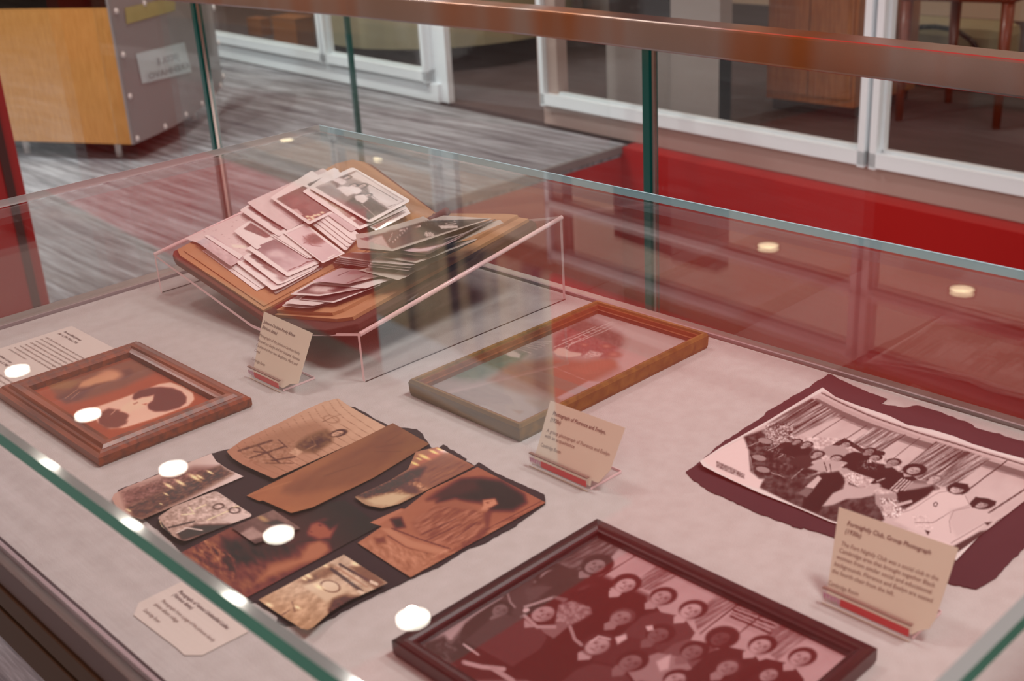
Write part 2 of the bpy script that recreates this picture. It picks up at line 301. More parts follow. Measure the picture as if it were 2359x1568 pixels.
# ------------------------------------------------------------ THE SETTING
def wx(y): return 4.0 + .085 * y                                # the glazed office wall runs along this line
def struct(o): o['kind'] = 'structure'; return o
WU = np.array([.085, 1, 0]) / math.hypot(.085, 1); WN = np.array([-1, .085, 0]) / math.hypot(.085, 1)
OY = 3.77; OX0 = 1.66
struct(G().slab([(-3, -4), (OX0, -4), (OX0, OY), (wx(OY), OY), (wx(16), 16), (-3, 16)], FL - .05, FL).build('floor', M['carpet']))
g = G().slab([(wx(-4) + .08, -4), (9.5, -4), (9.5, 16), (wx(16) + .08, 16)], FL - .05, FL); struct(g.build('floor', M['darkcarpet']))
# stairwell: red walls below the floor opening
struct(G().slab([(OX0, OY), (wx(OY), OY), (wx(OY), OY + .2), (OX0, OY + .2)], FL - 4, FL - .051).build('wall_stairwell_left', M['red']))
struct(G().slab([(wx(-4) - .05, -4), (wx(-4) + .07, -4), (wx(OY) + .07, OY), (wx(OY) - .05, OY)], FL - 4, FL - .001).build('wall_stairwell_back', M['red']))
struct(G().slab([(OX0 - .2, -4), (OX0 - .001, -4), (OX0 - .001, OY), (OX0 - .2, OY)], FL - 4, FL - .26).build('wall_stairwell_front', M['red']))
struct(G().box(OX0 - .2, 6, -4, OY + .2, FL - 4.2, FL - 4).build('floor_stairwell', M['red']))
struct(G().box(OX0, wx(OY) - .01, OY - .012, OY + .012, FL - .03, FL + .004).build('trim_1', M['trimd']))
# glazed wall towards the offices
def wallseg(y0, y1, z0, z1, t0=0., t1=.1):
    a = [np.array([wx(y), y, 0]) for y in (y0, y1)]
    lo = [a[0] + WN * -t0, a[1] + WN * -t0, a[1] - WN * t1, a[0] - WN * t1]
    return [(p[0], p[1], z0) for p in lo], [(p[0], p[1], z1) for p in lo]
def win(n, y0, y1, zs=(-.74,), head=1.9, door=False, panes=True):
    """one glazed bay: frame profiles with their glass"""
    g = G(); fw = .055
    for a, b, c, d in ((y0, y0 + fw, -.74, head), (y1 - fw, y1, -.74, head), (y0, y1, -.745, -.665), (y0, y1, head - .07, head), (y0, y1, 1.55, 1.61)):
        g.hexa(*wallseg(a, b, c, d, .035, .06))
        g.hexa(*wallseg(a + .012, b - .012, c + .012 if d - c < .3 else c, d - .012 if d - c < .3 else d, .05, .0))
    w = struct(g.build('window_%d' % n, M['white']))
    obj('glass_pane', *(lambda s: (s[0] + s[1], [(0, 1, 2, 3), (4, 5, 6, 7), (0, 1, 5, 4), (1, 2, 6, 5), (2, 3, 7, 6), (3, 0, 4, 7)]))(wallseg(y0 + fw, y1 - fw, -.665, head - .07, -.01, .018)), M['side'], w)
    return w
for i, (a, b) in enumerate([(-1.2, .55), (.55, 2.42), (2.42, 4.42), (5.42, 6.58), (6.58, 8.9), (8.9, 11.2), (11.2, 13.5)]): win(i + 1, a, b)
g = G(); g.hexa(*wallseg(-4, 4.45, FL, -.74, .06, .1)); g.hexa(*wallseg(4.3, 4.45, -.74, 1.9, .03, .1)); struct(g.build('baseboard_right', M['beige']))
g = G(); g.hexa(*wallseg(5.36, 16, FL, -.745, .03, .1)); g.hexa(*wallseg(5.3, 5.44, FL, 1.9, .06, .1)); struct(g.build('baseboard_back', M['white']))
g = G(); g.hexa(*wallseg(-4, 16, 1.9, 1.99, .04, .12)); struct(g.build('trim_2', M['walld']))
# office walls and ceiling
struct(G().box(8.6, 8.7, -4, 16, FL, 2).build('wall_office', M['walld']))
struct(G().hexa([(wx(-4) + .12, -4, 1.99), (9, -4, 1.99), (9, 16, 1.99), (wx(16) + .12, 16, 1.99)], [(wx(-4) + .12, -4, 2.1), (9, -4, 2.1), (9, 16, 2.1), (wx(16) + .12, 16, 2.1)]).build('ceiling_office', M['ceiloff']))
# upper wall above the offices
ZC = 3.15
struct(G().hexa(*wallseg(-4, 4.4, 1.99, ZC, 0, .1)).build('wall_upper_right', M['redglow']))
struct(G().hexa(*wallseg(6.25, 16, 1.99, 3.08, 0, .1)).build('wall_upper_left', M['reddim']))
struct(G().hexa(*wallseg(6.25, 16, 3.08, ZC, 0, .1)).build('wall_upper_top', M['ceil']))
u = struct(G().hexa(*wallseg(4.4, 6.25, 2.72, ZC, 0, .1)).build('wall_upper_middle', M['skyw']))
m, nt, out = new('curtained_window'); N = nt.nodes.new; L = nt.links.new
e = N('ShaderNodeEmission'); tc = N('ShaderNodeTexCoord'); mp = N('ShaderNodeMapping'); mp.inputs['Scale'].default_value = (1, 5.5, .5); n1 = N('ShaderNodeTexNoise'); n1.inputs['Scale'].default_value = 1.; n1.inputs['Detail'].default_value = 1.
r = N('ShaderNodeValToRGB'); r.color_ramp.elements[0].color = (.05, .06, .08, 1); r.color_ramp.elements[0].position = .38; r.color_ramp.elements[1].color = (.5, .36, .24, 1); r.color_ramp.elements[1].position = .62
L(tc.outputs['Object'], mp.inputs[0]); L(mp.outputs[0], n1.inputs[0]); L(n1.outputs[0], r.inputs[0]); L(r.outputs[0], e.inputs[0]); e.inputs[1].default_value = .9; L(e.outputs[0], out.inputs[0])
struct(G().hexa(*wallseg(4.4, 6.25, 1.99, 2.72, 0, .1)).build('window_8', m))
# ceiling of the hall: beige, and red over the stairwell
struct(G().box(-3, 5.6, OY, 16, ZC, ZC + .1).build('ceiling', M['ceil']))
struct(G().box(-3, 5.6, -4, OY, ZC, ZC + .1).build('ceiling_stairwell', M['redglow']))
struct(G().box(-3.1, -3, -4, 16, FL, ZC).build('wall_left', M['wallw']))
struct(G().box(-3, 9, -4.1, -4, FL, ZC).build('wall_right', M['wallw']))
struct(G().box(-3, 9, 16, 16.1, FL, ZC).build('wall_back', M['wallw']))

# recessed downlights
kf = (.39 + ZC - .16) / (.39 + 1.84)
def downlight(x, y, z, r, lens, label, group):
    e = empty('ceiling_light', label, 'light', (x, y, z), group)
    n = 24; a = [2 * math.pi * i / n for i in range(n)]
    v = [(x + math.cos(t) * q, y + math.sin(t) * q, z - h) for q, h in ((r * 1.18, .001), (r * 1.16, .008), (r, .008), (r, .002)) for t in a]
    obj('trim_ring', v, [(j * n + i, j * n + (i + 1) % n, (j + 1) * n + (i + 1) % n, (j + 1) * n + i) for j in range(3) for i in range(n)], M['lampring'], e, smooth=True)
    obj('lens', [(x + math.cos(t) * r, y + math.sin(t) * r, z - .003) for t in a], [tuple(range(n))], lens, e)
    return e
for i in range(5):
    downlight(1.86 * kf, (2.545 + .746 * i) * kf, ZC, .082, M['lamp'], 'round white downlight mirrored in the lid ' + ('beside the dark frame corner', 'over the small mauve collage photograph', 'above the waterside collage print', 'over the brown oval portrait frame', 'over the printed text sheet')[i], 'near row of ceiling downlights')
for i, (x, y) in enumerate([(5.47, 2.57), (5.47, 3.73), (5.76, 4.81), (5.47, 7.28), (5.4, 8.45)]):
    downlight(x, y, 1.99, .06, M['lampo'], 'small warm office downlight, %s from the right of those mirrored in the far lid' % ('first', 'second', 'third', 'fourth', 'fifth')[i], 'office ceiling downlights')

# ------------------------------------------------------------ GUARDRAIL round the stairwell
RP = [at(-60, -45, .21), at(359, 0, .21), at(800, 39, .21), at(1250, 86, .21), at(1580, 128, .21), at(2000, 181, .21), at(2359, 229, .21), at(2700, 276, .21)]
rail = empty('guardrail', 'long guardrail of clear glass panels under a wide brushed steel handrail behind the case', 'railing', (RP[4][0], RP[4][1], FL))
def ribbon(pts, t, z0, z1):
    """upright strip of thickness t along a line in plan"""
    v = []; f = []
    for i, p in enumerate(pts):
        a = np.array(pts[max(i - 1, 0)][:2]); b = np.array(pts[min(i + 1, len(pts) - 1)][:2]); d = (b - a) / np.linalg.norm(b - a); nn = np.array([-d[1], d[0]]) * t
        v += [(*(np.array(p[:2])), z0), (*(np.array(p[:2]) - nn), z0), (*(np.array(p[:2]) - nn), z1), (*(np.array(p[:2])), z1)]
    for i in range(len(pts) - 1):
        for k in range(4): f.append((i * 4 + k, i * 4 + (k + 1) % 4, i * 4 + 4 + (k + 1) % 4, i * 4 + 4 + k))
    f += [(0, 1, 2, 3), tuple(len(pts) * 4 - 4 + k for k in (3, 2, 1, 0))]; return v, f
v, f = ribbon(RP, -.055, .21, .258); obj('handrail', v, f, M['rail'], rail, bevel=.004)
mid = [np.array(p) + np.array([.018, 0, 0]) for p in RP]
def along(y): 
    ys = [p[1] for p in mid]; return np.array([np.interp(y, ys[::-1], [p[0] for p in mid][::-1]), y, 0])
J1, J2 = 1.325, 2.83
for a, b in ((-1.2, J1 - .008), (J1 + .016, J2 - .008), (J2 + .016, 4.3)):
    pts = [along(y) for y in np.linspace(b, a, 10)]; v, f = ribbon(pts, -.019, FL - .2, .212); PN = obj('glass_panel', v, f, M['side'], rail)
for y in (J1, J2):
    p = along(y); e = G().box(p[0] - .001, p[0] + .02, y - .008, y - .0075, FL - .2, .211); gq = G().box(p[0] - .002, p[0] + .021, y, y + .015, FL - .2, .211)
    gq.build('green_edge', M['gedge'], PN); G().box(p[0] + .002, p[0] + .008, y - .0085, y - .003, FL - .2, .211).build('joint_strip', M['rail'], rail)
sr = empty('guardrail', 'far guardrail of glass panels standing on the edge of the stairwell slab', 'railing', (3, OY, FL))
for a, b in ((OX0 + .1, 2.73), (2.76, wx(OY) - .12)): G().box(a, b, OY + .0, OY + .014, FL, .21).build('glass_panel', M['side'], sr)
G().box(2.735, 2.755, OY, OY + .014, FL, .21).build('green_edge', M['gedge'], sr); G().box(OX0, wx(OY) - .12, OY - .02, OY + .035, .21, .255).build('handrail', M['rail'], sr)

# red column at the left
cx = aty(61, 452, 3.82)
def vline(x, y, Y): w = aty(x, y, Y); return w[0], w[1]
col = empty('column', 'bright red painted column with a dark groove at the left edge', 'column', (cx[0] - .14, 3.95, FL))
G().box(cx[0] - .28, cx[0], 3.82, 4.1, FL, .9).build('shaft', M['red'], col)
gx = aty(30, 452, 3.82)[0]; G().box(gx - .016, gx + .010, 3.814, 3.822, FL, .9).build('groove', M['groove'], col)

# ------------------------------------------------------------ RECEPTION DESK
zb, zt = FL + .09, aty  # body floats on short legs
p0 = at(20, 324, FL + .09); p1 = at(308, 333, FL + .09); cv = [p1] + [at(x, y, FL + .09) for x, y in ((352, 314), (400, 291), (440, 266), (475, 240), (500, 215), (514, 192))]
p1 = np.array(p1)
dl = (np.array(p0) - p1); dl /= np.linalg.norm(dl); pL = p1 + dl * 2.2
def htop(px, py, base):                                          # height on the vertical through base that shows at photo position
    n = -ray((px, py)); n[2] = 0; return float(onplane((px, py), base, n)[2])
ht = htop(262, 19, p1)
desk = empty('reception_desk', 'curved reception desk with pale wood side and grey metal front on steel legs', 'desk', (p1[0], p1[1], FL))
inn = np.array([.5, .9, 0]); inn /= np.linalg.norm(inn); nrm = np.array([-dl[1], dl[0], 0]);
if nrm @ np.array([1, 1, 0]) < 0: nrm = -nrm
def prism(a, b, d, z0, z1): return [(*(np.array(q)[:2]), z0) for q in (a, b, b + d, a + d)], [(*(np.array(q)[:2]), z1) for q in (a, b, b + d, a + d)]
G().hexa(*prism(pL, p1 + dl * .012, nrm * .04, FL + .09, ht)).build('wood_side_panel', M['desk'], desk)
G().hexa(*prism(pL, p1 + dl * .012, nrm * 1.0, ht + .09, ht + .13)).build('counter_top', M['desk'], desk)
G().hexa(*prism(pL + nrm * .05, p1 + nrm * .05 + dl * .3, nrm * .7, FL + .11, ht - .02)).build('cabinet_body', M['dark'], desk)
v = []; f = []; zt_ = ht + .35
for i, p in enumerate(cv):
    p = np.array(p); a = np.array(cv[max(i - 1, 0)]); b = np.array(cv[min(i + 1, len(cv) - 1)]); d = (b - a) / np.linalg.norm(b - a); nn = np.array([-d[1], d[0], 0]) * .012
    v += [(p[0], p[1], FL + .09), (p[0] + nn[0], p[1] + nn[1], FL + .09), (p[0] + nn[0], p[1] + nn[1], zt_), (p[0], p[1], zt_)]
for i in range(len(cv) - 1):
    for k in range(4): f.append((i * 4 + k, i * 4 + (k + 1) % 4, i * 4 + 4 + (k + 1) % 4, i * 4 + 4 + k))
f += [(0, 1, 2, 3), tuple(len(cv) * 4 - 4 + k for k in (3, 2, 1, 0))]
MFP = obj('metal_front_panel', v, f, M['perf'], desk, smooth=False)
def onpanel(x, y, h=.0):
    """point of the curved front seen at photo position"""
    best = None
    for a, b in zip(cv[:-1], cv[1:]):
        a = np.array(a); b = np.array(b); d = (b - a) / np.linalg.norm(b - a); n = np.array([-d[1], d[0], 0]); w = onplane((x, y), a, n); t = (w - a) @ d / np.linalg.norm(b - a)
        s = 0 if 0 <= t <= 1 else min(abs(t), abs(t - 1))
        if best is None or s < best[0]: best = (s, w, n if n @ (CAM - a) > 0 else -n)
    return best[1] + best[2] * h, best[2]
for x, y in ((267, 26), (283, 126), (299, 222), (316, 319), (380, 292), (428, 264), (465, 239), (491, 217), (507, 197), (513, 176), (502, 99), (491, 18), (332, 8)):
    w, n = onpanel(x, y, .001); G().dome(w, n, .016 if x < 480 else .02).build('bolt', M['bolt'], MFP, smooth=True)
for x, y in ((64, 352), (276, 360), (446, 276)):
    w = at(x, y, FL); G().tube((w[0], w[1], FL), (w[0], w[1], FL + .1), .018).build('leg', M['bolt'], desk, smooth=True)
def paper(name, label, cat, px, m, h=.004):
    tl, tr, br, bl = [np.array(p, float) for p in px]; n = 8; g = G(); V = []
    for i in range(n + 1):
        t = i / n
        for p in (tl + (tr - tl) * t, bl + (br - bl) * t): V.append(onpanel(p[0], p[1], h)[0])
    w = [V[0], V[-2], V[-1], V[1]]; c = sum(w) / 4; e = empty(name, label, cat, tuple(c)); g.add(V, [(2 * i, 2 * i + 2, 2 * i + 3, 2 * i + 1) for i in range(n)]).build('paper', m, e); return e, w
e, w = paper('paper_sign', 'white paper sign with faint reversed lettering taped to the grey desk front', 'sign', ((311, 124), (423, 97), (440, 166), (326, 193)), M['sign'])
u_ = (w[1] - w[0]) / np.linalg.norm(w[1] - w[0]); v_ = (w[0] - w[3]) / np.linalg.norm(w[0] - w[3]); nn = onpanel(370, 140)[1]; W_ = np.linalg.norm(w[1] - w[0]); H_ = np.linalg.norm(w[0] - w[3])
lettering('lettering', [('JTCOL E', w[3] + u_ * W_ * .3 + v_ * H_ * .5 + nn * .02, u_, v_, H_ * .3, W_ * .45, True, True), ('KREHHAVO', w[3] + u_ * W_ * .08 + v_ * H_ * .1 + nn * .02, u_, v_, H_ * .3, W_ * .86, True, True)], M['inkl'], e)
paper('paper_note', 'pale yellow paper strip stuck along the top of the grey desk front', 'sign', ((286, 18), (402, -8), (402, 24), (290, 56)), M['tape'])

# ------------------------------------------------------------ OFFICE INTERIOR behind the glass
def office(name, label, cat, g, m, part): e = empty(name, label, cat, tuple(np.mean(g.v, 0)[:2]) + (FL,)); g.build(part, m, e); return e
a = at(1765, 250, FL); b = at(1972, 277, FL)
e = office('office_cabinet', 'tall orange brown wood cabinet behind the middle glass bay', 'cabinet', G().box(a[0], a[0] + .6, 2.6 + .55, a[1], FL + .06, 1.5), M['cab'], 'body')
G().box(a[0] + .03, a[0] + .57, 3.17, a[1] - .02, FL, FL + .06).build('plinth', M['dark'], e); G().box(a[0] - .012, a[0] - .0005, 3.42, a[1] - .01, FL + .1, 1.4).build('door', M['cab'], e); d_ = G().box(a[0] - .012, a[0] - .0005, 3.17, 3.41, FL + .1, 1.4).build('door', M['cab'], e); G().box(a[0] - .03, a[0] - .0125, 3.37, 3.385, FL + .9, FL + 1.05).build('handle', M['bolt'], d_)
a = at(1400, 252, FL); b = at(1655, 303, FL); c = at(1580, 287, FL)
e = empty('office_partition', 'grey office partition door with a dark window behind the glass', 'partition', (a[0], (a[1] + b[1]) / 2, FL))
g = G(); g.slab([(b[0], b[1]), (b[0] + .1, b[1]), (a[0] + .1, a[1]), (a[0], a[1])], FL, -.42); g.slab([(b[0], b[1]), (b[0] + .1, b[1]), (b[0] + .1, b[1] + .3), (b[0], b[1] + .3)], FL, 1.9); g.build('panel', M['greyp'], e)
G().slab([(b[0] + .03, b[1] + .3), (b[0] + .05, b[1] + .3), (a[0] + .05, a[1]), (a[0] + .03, a[1])], -.42, 1.9).build('window_pane', M['dark'], e)
# chair
a = at(2070, 278, FL); b = at(2232, 240, FL)
e = empty('office_chair', 'orange brown wooden chair standing behind the right glass bay', 'chair', (a[0], a[1], FL)); dx = .48
cx_, cy_ = a[0], a[1]
for (x, y) in ((cx_, cy_), (cx_ + .08, cy_ - .46), (cx_ + .5, cy_), (cx_ + .55, cy_ - .44)): G().tube((x, y, FL), (x, y, FL + .58), .019, r2=.03).build('leg', M['chair'], e, smooth=True)
G().slab([(cx_ - .03, cy_ + .04), (cx_ + .05, cy_ - .5), (cx_ + .58, cy_ - .48), (cx_ + .52, cy_ + .04)], FL + .58, FL + .64).build('seat', M['chair'], e, bevel=.02)
G().slab([(cx_ + .55, cy_ + .04), (cx_ + .6, cy_ - .48), (cx_ + .63, cy_ - .48), (cx_ + .58, cy_ + .04)], FL + .64, FL + 1.05).build('backrest', M['chair'], e, bevel=.02)
a = at(2150, 200, FL)
e = empty('floor_bag', 'beige cloth bag with a looping dark cable on the office floor beside the chair', 'bag', (a[0], a[1], FL)); G().slab([(a[0], a[1] - .35), (a[0] + .3, a[1] - .35), (a[0] + .3, a[1] + .3), (a[0], a[1] + .3)], FL, FL + .34).build('body', M['beigec'], e, bevel=.06)
cv2 = [(a[0] - .03, a[1] + .25 * math.cos(t) , FL + .2 + .13 * math.sin(t)) for t in np.linspace(0, math.pi * 1.7, 18)]; g = G()
for p, q in zip(cv2[:-1], cv2[1:]): g.tube(p, q, .014, 8)
g.build('cable', M['cable'], e, smooth=True)
# counters
def curved(name, label, c, r, h, m, base):
    e = empty(name, label, 'counter', (c[0], c[1], FL)); n = 28
    for nm, rr, z0, z1, mm in (('counter_front', r, FL + .16, FL + h, m), ('base', r - .06, FL, FL + .16, base)):
        G().hexa([(c[0] + rr * math.cos(t), c[1] + rr * math.sin(t), z0) for t in [2 * math.pi * i / n for i in range(n)]], [(c[0] + rr * math.cos(t), c[1] + rr * math.sin(t), z1) for t in [2 * math.pi * i / n for i in range(n)]]).build(nm, mm, e, smooth=False)
a = at(880, 175, FL); curved('office_counter', 'round fronted olive beige counter behind the left glass bays', (a[0] + .9, a[1] + .35), .9, 1.1, M['beigec'], M['dark'])
a = at(1020, 140, FL); curved('office_counter', 'small grey round counter seen through the open doorway', (a[0] + 1.35, a[1] - .6), .38, 1.1, M['greyp'], M['dark'])
e = empty('office_shelf', 'low brown shelf unit along the back of the left office', 'shelf', (6.6, 9.3, FL))
G().box(6.5, 6.9, 8.0, 11.0, FL, FL + .9).build('body', M['cab'], e); G().box(6.45, 6.95, 7.9, 11.1, FL + .9, FL + .94).build('top', M['cab'], e)
for x, y, lab in ((680, 130, 'orange storage box standing right of the other on the office floor'), (600, 105, 'small orange storage box standing left of the other on the office floor')):
    a = at(x, y - 25, FL); e = empty('storage_box', lab, 'box', (a[0], a[1], FL)); s = .16 if x > 650 else .1
    G().box(a[0] - s * .5, a[0] + s * .5, a[1] - s, a[1] + s, FL, FL + s * 1.3).build('body', M['orange'], e); G().box(a[0] - s * .53, a[0] + s * .53, a[1] - s * 1.03, a[1] + s * 1.03, FL + s * 1.3, FL + s * 1.4).build('lid', M['orange'], e)
# ------------------------------------------------------------ DISPLAY CASE
LX0, LX1, LY0, LY1 = .2655, 1.0455, .2045, 1.5385
DX0, DX1, DY0, DY1 = .289, 1.0425, .228, 1.512
case = empty('display_case', 'low glass topped display case with a pale fabric deck and metal rim', 'display case', (.66, .87, FL))
G().box(DX0, DX1, DY0, DY1, -.03, 0).build('fabric_deck', M['deck'], case)
def ring(a, b, z0, z1, zi0=None, zi1=None):
    """rectangular ring between rectangles a (outer) and b (inner)"""
    g = G(); A = [(a[0], a[2]), (a[1], a[2]), (a[1], a[3]), (a[0], a[3])]; B = [(b[0], b[2]), (b[1], b[2]), (b[1], b[3]), (b[0], b[3])]
    zi0 = z0 if zi0 is None else zi0; zi1 = z1 if zi1 is None else zi1
    v = [(*p, z0) for p in A] + [(*p, z1) for p in A] + [(*p, zi1) for p in B] + [(*p, zi0) for p in B]; f = []
    for i in range(4):
        j = (i + 1) % 4
        for k in range(4): f.append((k * 4 + i, k * 4 + j, ((k + 1) % 4) * 4 + j, ((k + 1) % 4) * 4 + i))
    return g.add(v, f)
def rc(x0, x1, y0, y1): return (x0, x1, y0, y1)
OUT = rc(.2705, 1.066, .208, 1.556)
ring(rc(DX0 - .006, DX1 + .006, DY0 - .006, DY1 + .005), rc(DX0, DX1, DY0, DY1), -.03, -.004).build('shadow_groove', M['groove'], case)
g = ring(OUT, rc(DX0 - .006, DX1 + .006, DY0 - .006, DY1 + .005), -.028, .001, -.028, -.003); g.build('metal_rim', M['rim'], case, bevel=.002)
ring(rc(.281, 1.0475, .2215, 1.518), rc(.2845, 1.0445, .225, 1.5155), -.004, .0035).build('glazing_bead', M['bead'], case)
ring(rc(.268, 1.069, .205, 1.559), rc(.285, 1.05, .222, 1.54), -.052, -.0285).build('upper_base_band', M['basedark'], case, bevel=.001)
ring(rc(.275, 1.062, .212, 1.552), rc(.285, 1.05, .222, 1.54), -.058, -.0525).build('black_reveal', M['black'], case)
G().box(.268, 1.069, .205, 1.559, -.098, -.0585).build('lower_base_band', M['basedark'], case, bevel=.001)
G().box(.72, .98, .4, 1.36, FL, -.0985).build('pedestal', M['basedark'], case)
# glass: lid and four side panes
B = .0075
G().box(LX0 + B, LX1 - B, LY0 + B, LY1 - B, ZL - .0115, ZL).build('glass_lid', M['lid'], case)
LID = [c for c in bpy.data.objects if c.name == 'glass_lid'][0]
def strip(name, m, pts, parent=case): return obj(name, pts, [(0, 1, 2, 3)], m, parent)
def lidedge(nm, a, b, ia, ib, m1, m2, m3):
    zt_, ze, zb_ = ZL, ZL + (.0004 if nm == 'n' else -.0018), ZL - .0115
    G().add([(*ia, zt_), (*ib, zt_), (*b, ze), (*a, ze), (*ia, zb_), (*ib, zb_), (*b, zb_), (*a, zb_)], [(0, 1, 2, 3)]).build('lid_bevel', m1, LID)
    G().add([(*a, ze), (*b, ze), (*b, zb_), (*a, zb_)], [(0, 1, 2, 3)]).build('lid_edge', m2, LID)
c4 = [(LX0, LY0), (LX1, LY0), (LX1, LY1), (LX0, LY1)]; i4 = [(LX0 + B, LY0 + B), (LX1 - B, LY0 + B), (LX1 - B, LY1 - B), (LX0 + B, LY1 - B)]
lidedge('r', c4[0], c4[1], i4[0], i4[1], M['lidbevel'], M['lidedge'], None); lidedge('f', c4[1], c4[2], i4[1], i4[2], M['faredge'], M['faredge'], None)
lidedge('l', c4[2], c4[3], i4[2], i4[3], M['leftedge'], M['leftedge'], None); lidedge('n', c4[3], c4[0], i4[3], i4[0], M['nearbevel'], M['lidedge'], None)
zt0 = ZL - .012
for a in ((LX0 + .004, LX0 + .010, LY0 + .004, LY1 - .004), (LX1 - .010, LX1 - .004, LY0 + .004, LY1 - .004)): G().box(*a, .002, zt0).build('side_pane', M['side'], case)
for a in ((LX0 + .012, LX1 - .012, LY0 + .004, LY0 + .010), (LX0 + .012, LX1 - .012, LY1 - .010, LY1 - .004)): G().box(*a, .002, zt0).build('side_pane', M['side'], case)

# ------------------------------------------------------------ ACRYLIC BOOK CRADLE
XF, XB, SL = .705, 1.028, .163
prof = [(1.466, 0, 0), (1.466, .057, 1), (1.235, .012, 1), (1.192, .012, 1), (1.007, .059, 1), (1.007, 0, 0)]
cr = empty('book_stand', 'clear acrylic cradle stand holding up the open photo album', 'stand', ((XF + XB) / 2, 1.23, 0))
T = .0042
def pt(i, x, off=0.):
    y, z, r = prof[i]; return np.array([x, y, z + r * SL * (x - XF) + (.0006 if z == 0 else 0)])
offs = [(-T, 0), (-T * .8, -T), (0, -T), (0, -T), (T * .8, -T), (T, 0)]      # inner face lies below / inside
ins = [(-T, 0), (-T, -T), (0, -T), (0, -T), (T, -T), (T, 0)]
def pin(i, x): p = pt(i, x); return p + np.array([0, ins[i][0], ins[i][1]])
for i in range(5):
    q = [pt(i, XF), pt(i + 1, XF), pin(i + 1, XF), pin(i, XF)]; qb = [pt(i, XB), pt(i + 1, XB), pin(i + 1, XB), pin(i, XB)]
    G().hexa(q, qb).build('foot_panel' if i in (0, 4) else 'cradle_panel', M['acryl'], cr)
    for x in (XF - .0004, XB + .0004):
        d = np.array([x - (XF if x < .8 else XB), 0, 0]); s = q if x < .8 else qb
        obj('polished_edge', [p + d for p in s], [(0, 1, 2, 3)], M['acedge'], cr)
for a, b in ((1, 1), (4, 4)):
    p, q = pt(a, XF), pt(a, XB); G().tube(p + np.array([0, 0, -.0012]), q + np.array([0, 0, -.0016]), .0028, 8).build('bent_edge', M['acedge'], cr, smooth=True)
for y in (1.007, 1.466): G().box(XF, XB, y - (0 if y > 1.2 else .0006), y + (.0006 if y > 1.2 else 0), .0002, .0012).build('foot_line', M['groove'], cr)

# ------------------------------------------------------------ OPEN ALBUM
GF, GB = np.array([.705, 1.199, .034]), np.array([1.028, 1.228, .083])
LA, LB = np.array([.705, 1.409, .071]), np.array([1.028, 1.44, .121]); RA, RB = np.array([.705, 1.063, .060]), np.array([1.028, 1.061, .104])
def pn(a, b, c): n = np.cross(b - a, c - a); n /= np.linalg.norm(n); return n if n[2] > 0 else -n
NL = pn(GF, LA, LB); NR = pn(GF, RA, RB)
PL, PR = (GF, NL), (GF, NR)
album = empty('photo_album', 'open brown leather photo album with tan pages lying in the clear cradle', 'album', tuple((GF + GB) / 2))
def plate(name, px, pl, h1, h0, m, parent, bevel=0, hs=None):
    top = [onplane(p, pl[0], pl[1], hs if hs is not None else h1) for p in px]; sh = 0 if hs is None else h1 - hs
    top = [p + pl[1] * sh for p in top]; lo = [p - pl[1] * (h1 - h0) for p in top]
    return G().hexa([tuple(p) for p in lo], [tuple(p) for p in top]).build(name, m, parent, bevel=bevel)
plate('cover', [(398, 572), (396, 580), (402, 590), (612, 728), (1010, 502), (1018, 492), (856, 372), (812, 362), (770, 372)], PL, -.004, -.014, M['cover'], album, .0015, hs=0)
plate('page', [(408, 573), (774, 375), (812, 366), (842, 372), (1003, 489), (998, 497), (606, 713), (414, 586)], PL, -.001, -.004, M['page'], album, hs=0)
plate('page', [(426, 566), (774, 377), (812, 368), (838, 374), (1000, 490), (995, 496), (608, 705), (424, 578)], PL, .0005, -.001, M['page'], album, hs=0)
plate('cover', [(600, 728), (640, 738), (745, 745), (818, 730), (1224, 506), (1230, 498), (1222, 493), (1010, 490)], PR, -.008, -.016, M['coverb'], album, .0015, hs=0)
plate('page', [(606, 716), (700, 722), (772, 727), (810, 722), (1215, 497), (1190, 493), (1010, 492)], PR, -.004, -.008, M['page'], album, hs=0)
plate('page', [(608, 712), (690, 717), (765, 720), (790, 711), (1193, 495), (1165, 492), (1005, 491)], PR, 0, -.004, M['page'], album, hs=0)
a, b = onplane((608, 706), *PL, .003), onplane((1000, 493), *PL, .003)
sp = G().tube(GF + [0, 0, -.004], GB + [0, 0, -.004], .006, 12).build('spine', M['cover'], album, smooth=True)

# ------------------------------------------------------------ snapshots on the album
def snap(pl, quad, inner, label, paint=None, h=.002, lift=None, rnd=5, group=None, white=(250, 243, 238), name='snapshot', mat='pgloss', org=None, k=1., edges=None, tone=(150, 120, 118)):
    c = np.mean(quad, 0); o, n = pl
    fr = frame2(c, o=o, n=n)
    def art(A):
        if inner is not None: A.poly(inner, tone, .7); A.mask = polymask(A.P, inner, .7); 
        else: A.mask = np.ones(len(A.P))
        keep = A.C.copy()
        if org is not None: A.org = np.array(org, float); A.k = k
        if paint: paint(A); A.C = np.clip((A.C - 150) * 1.6 + 142, 8, 255)
        if inner is not None: A.C = keep * (1 - A.mask[:, None]) + A.C * A.mask[:, None]
        A.org = np.zeros(2); A.k = 1.
        A.noise(3, 30, 30, seed=int(c[0]))
    ob = sheet(name, quad, o, n, h, M[mat], art, white, step=1.7, rnd=rnd, fr=fr, lift=lift, edges=edges, gain=1.1, sat=.55)
    # move the pivot to the sheet and keep the mesh in place
    return tag(ob, label, 'photograph', group or 'loose snapshots on the open album')
def cl(a, b=0, c=0, d=0):    # curl: raised at left / right / top / bottom
    return lambda u, v: a * (1 - u) ** 3 + b * u ** 3 + c * (1 - v) ** 3 + d * v ** 3
KA, KB, KC, KD = (420, 440), (600, 360), (620, 540), (880, 460); S_ = 5.895
def tonal(c0, c1, a=(0, 0), b=(100, 100), nz=14, sx=9, sy=5, ang=.6, seed=1):
    def f(A): A.grad(a, b, c0, c1); A.noise(nz, sx, sy, ang, seed)
    return f
P_ = PL
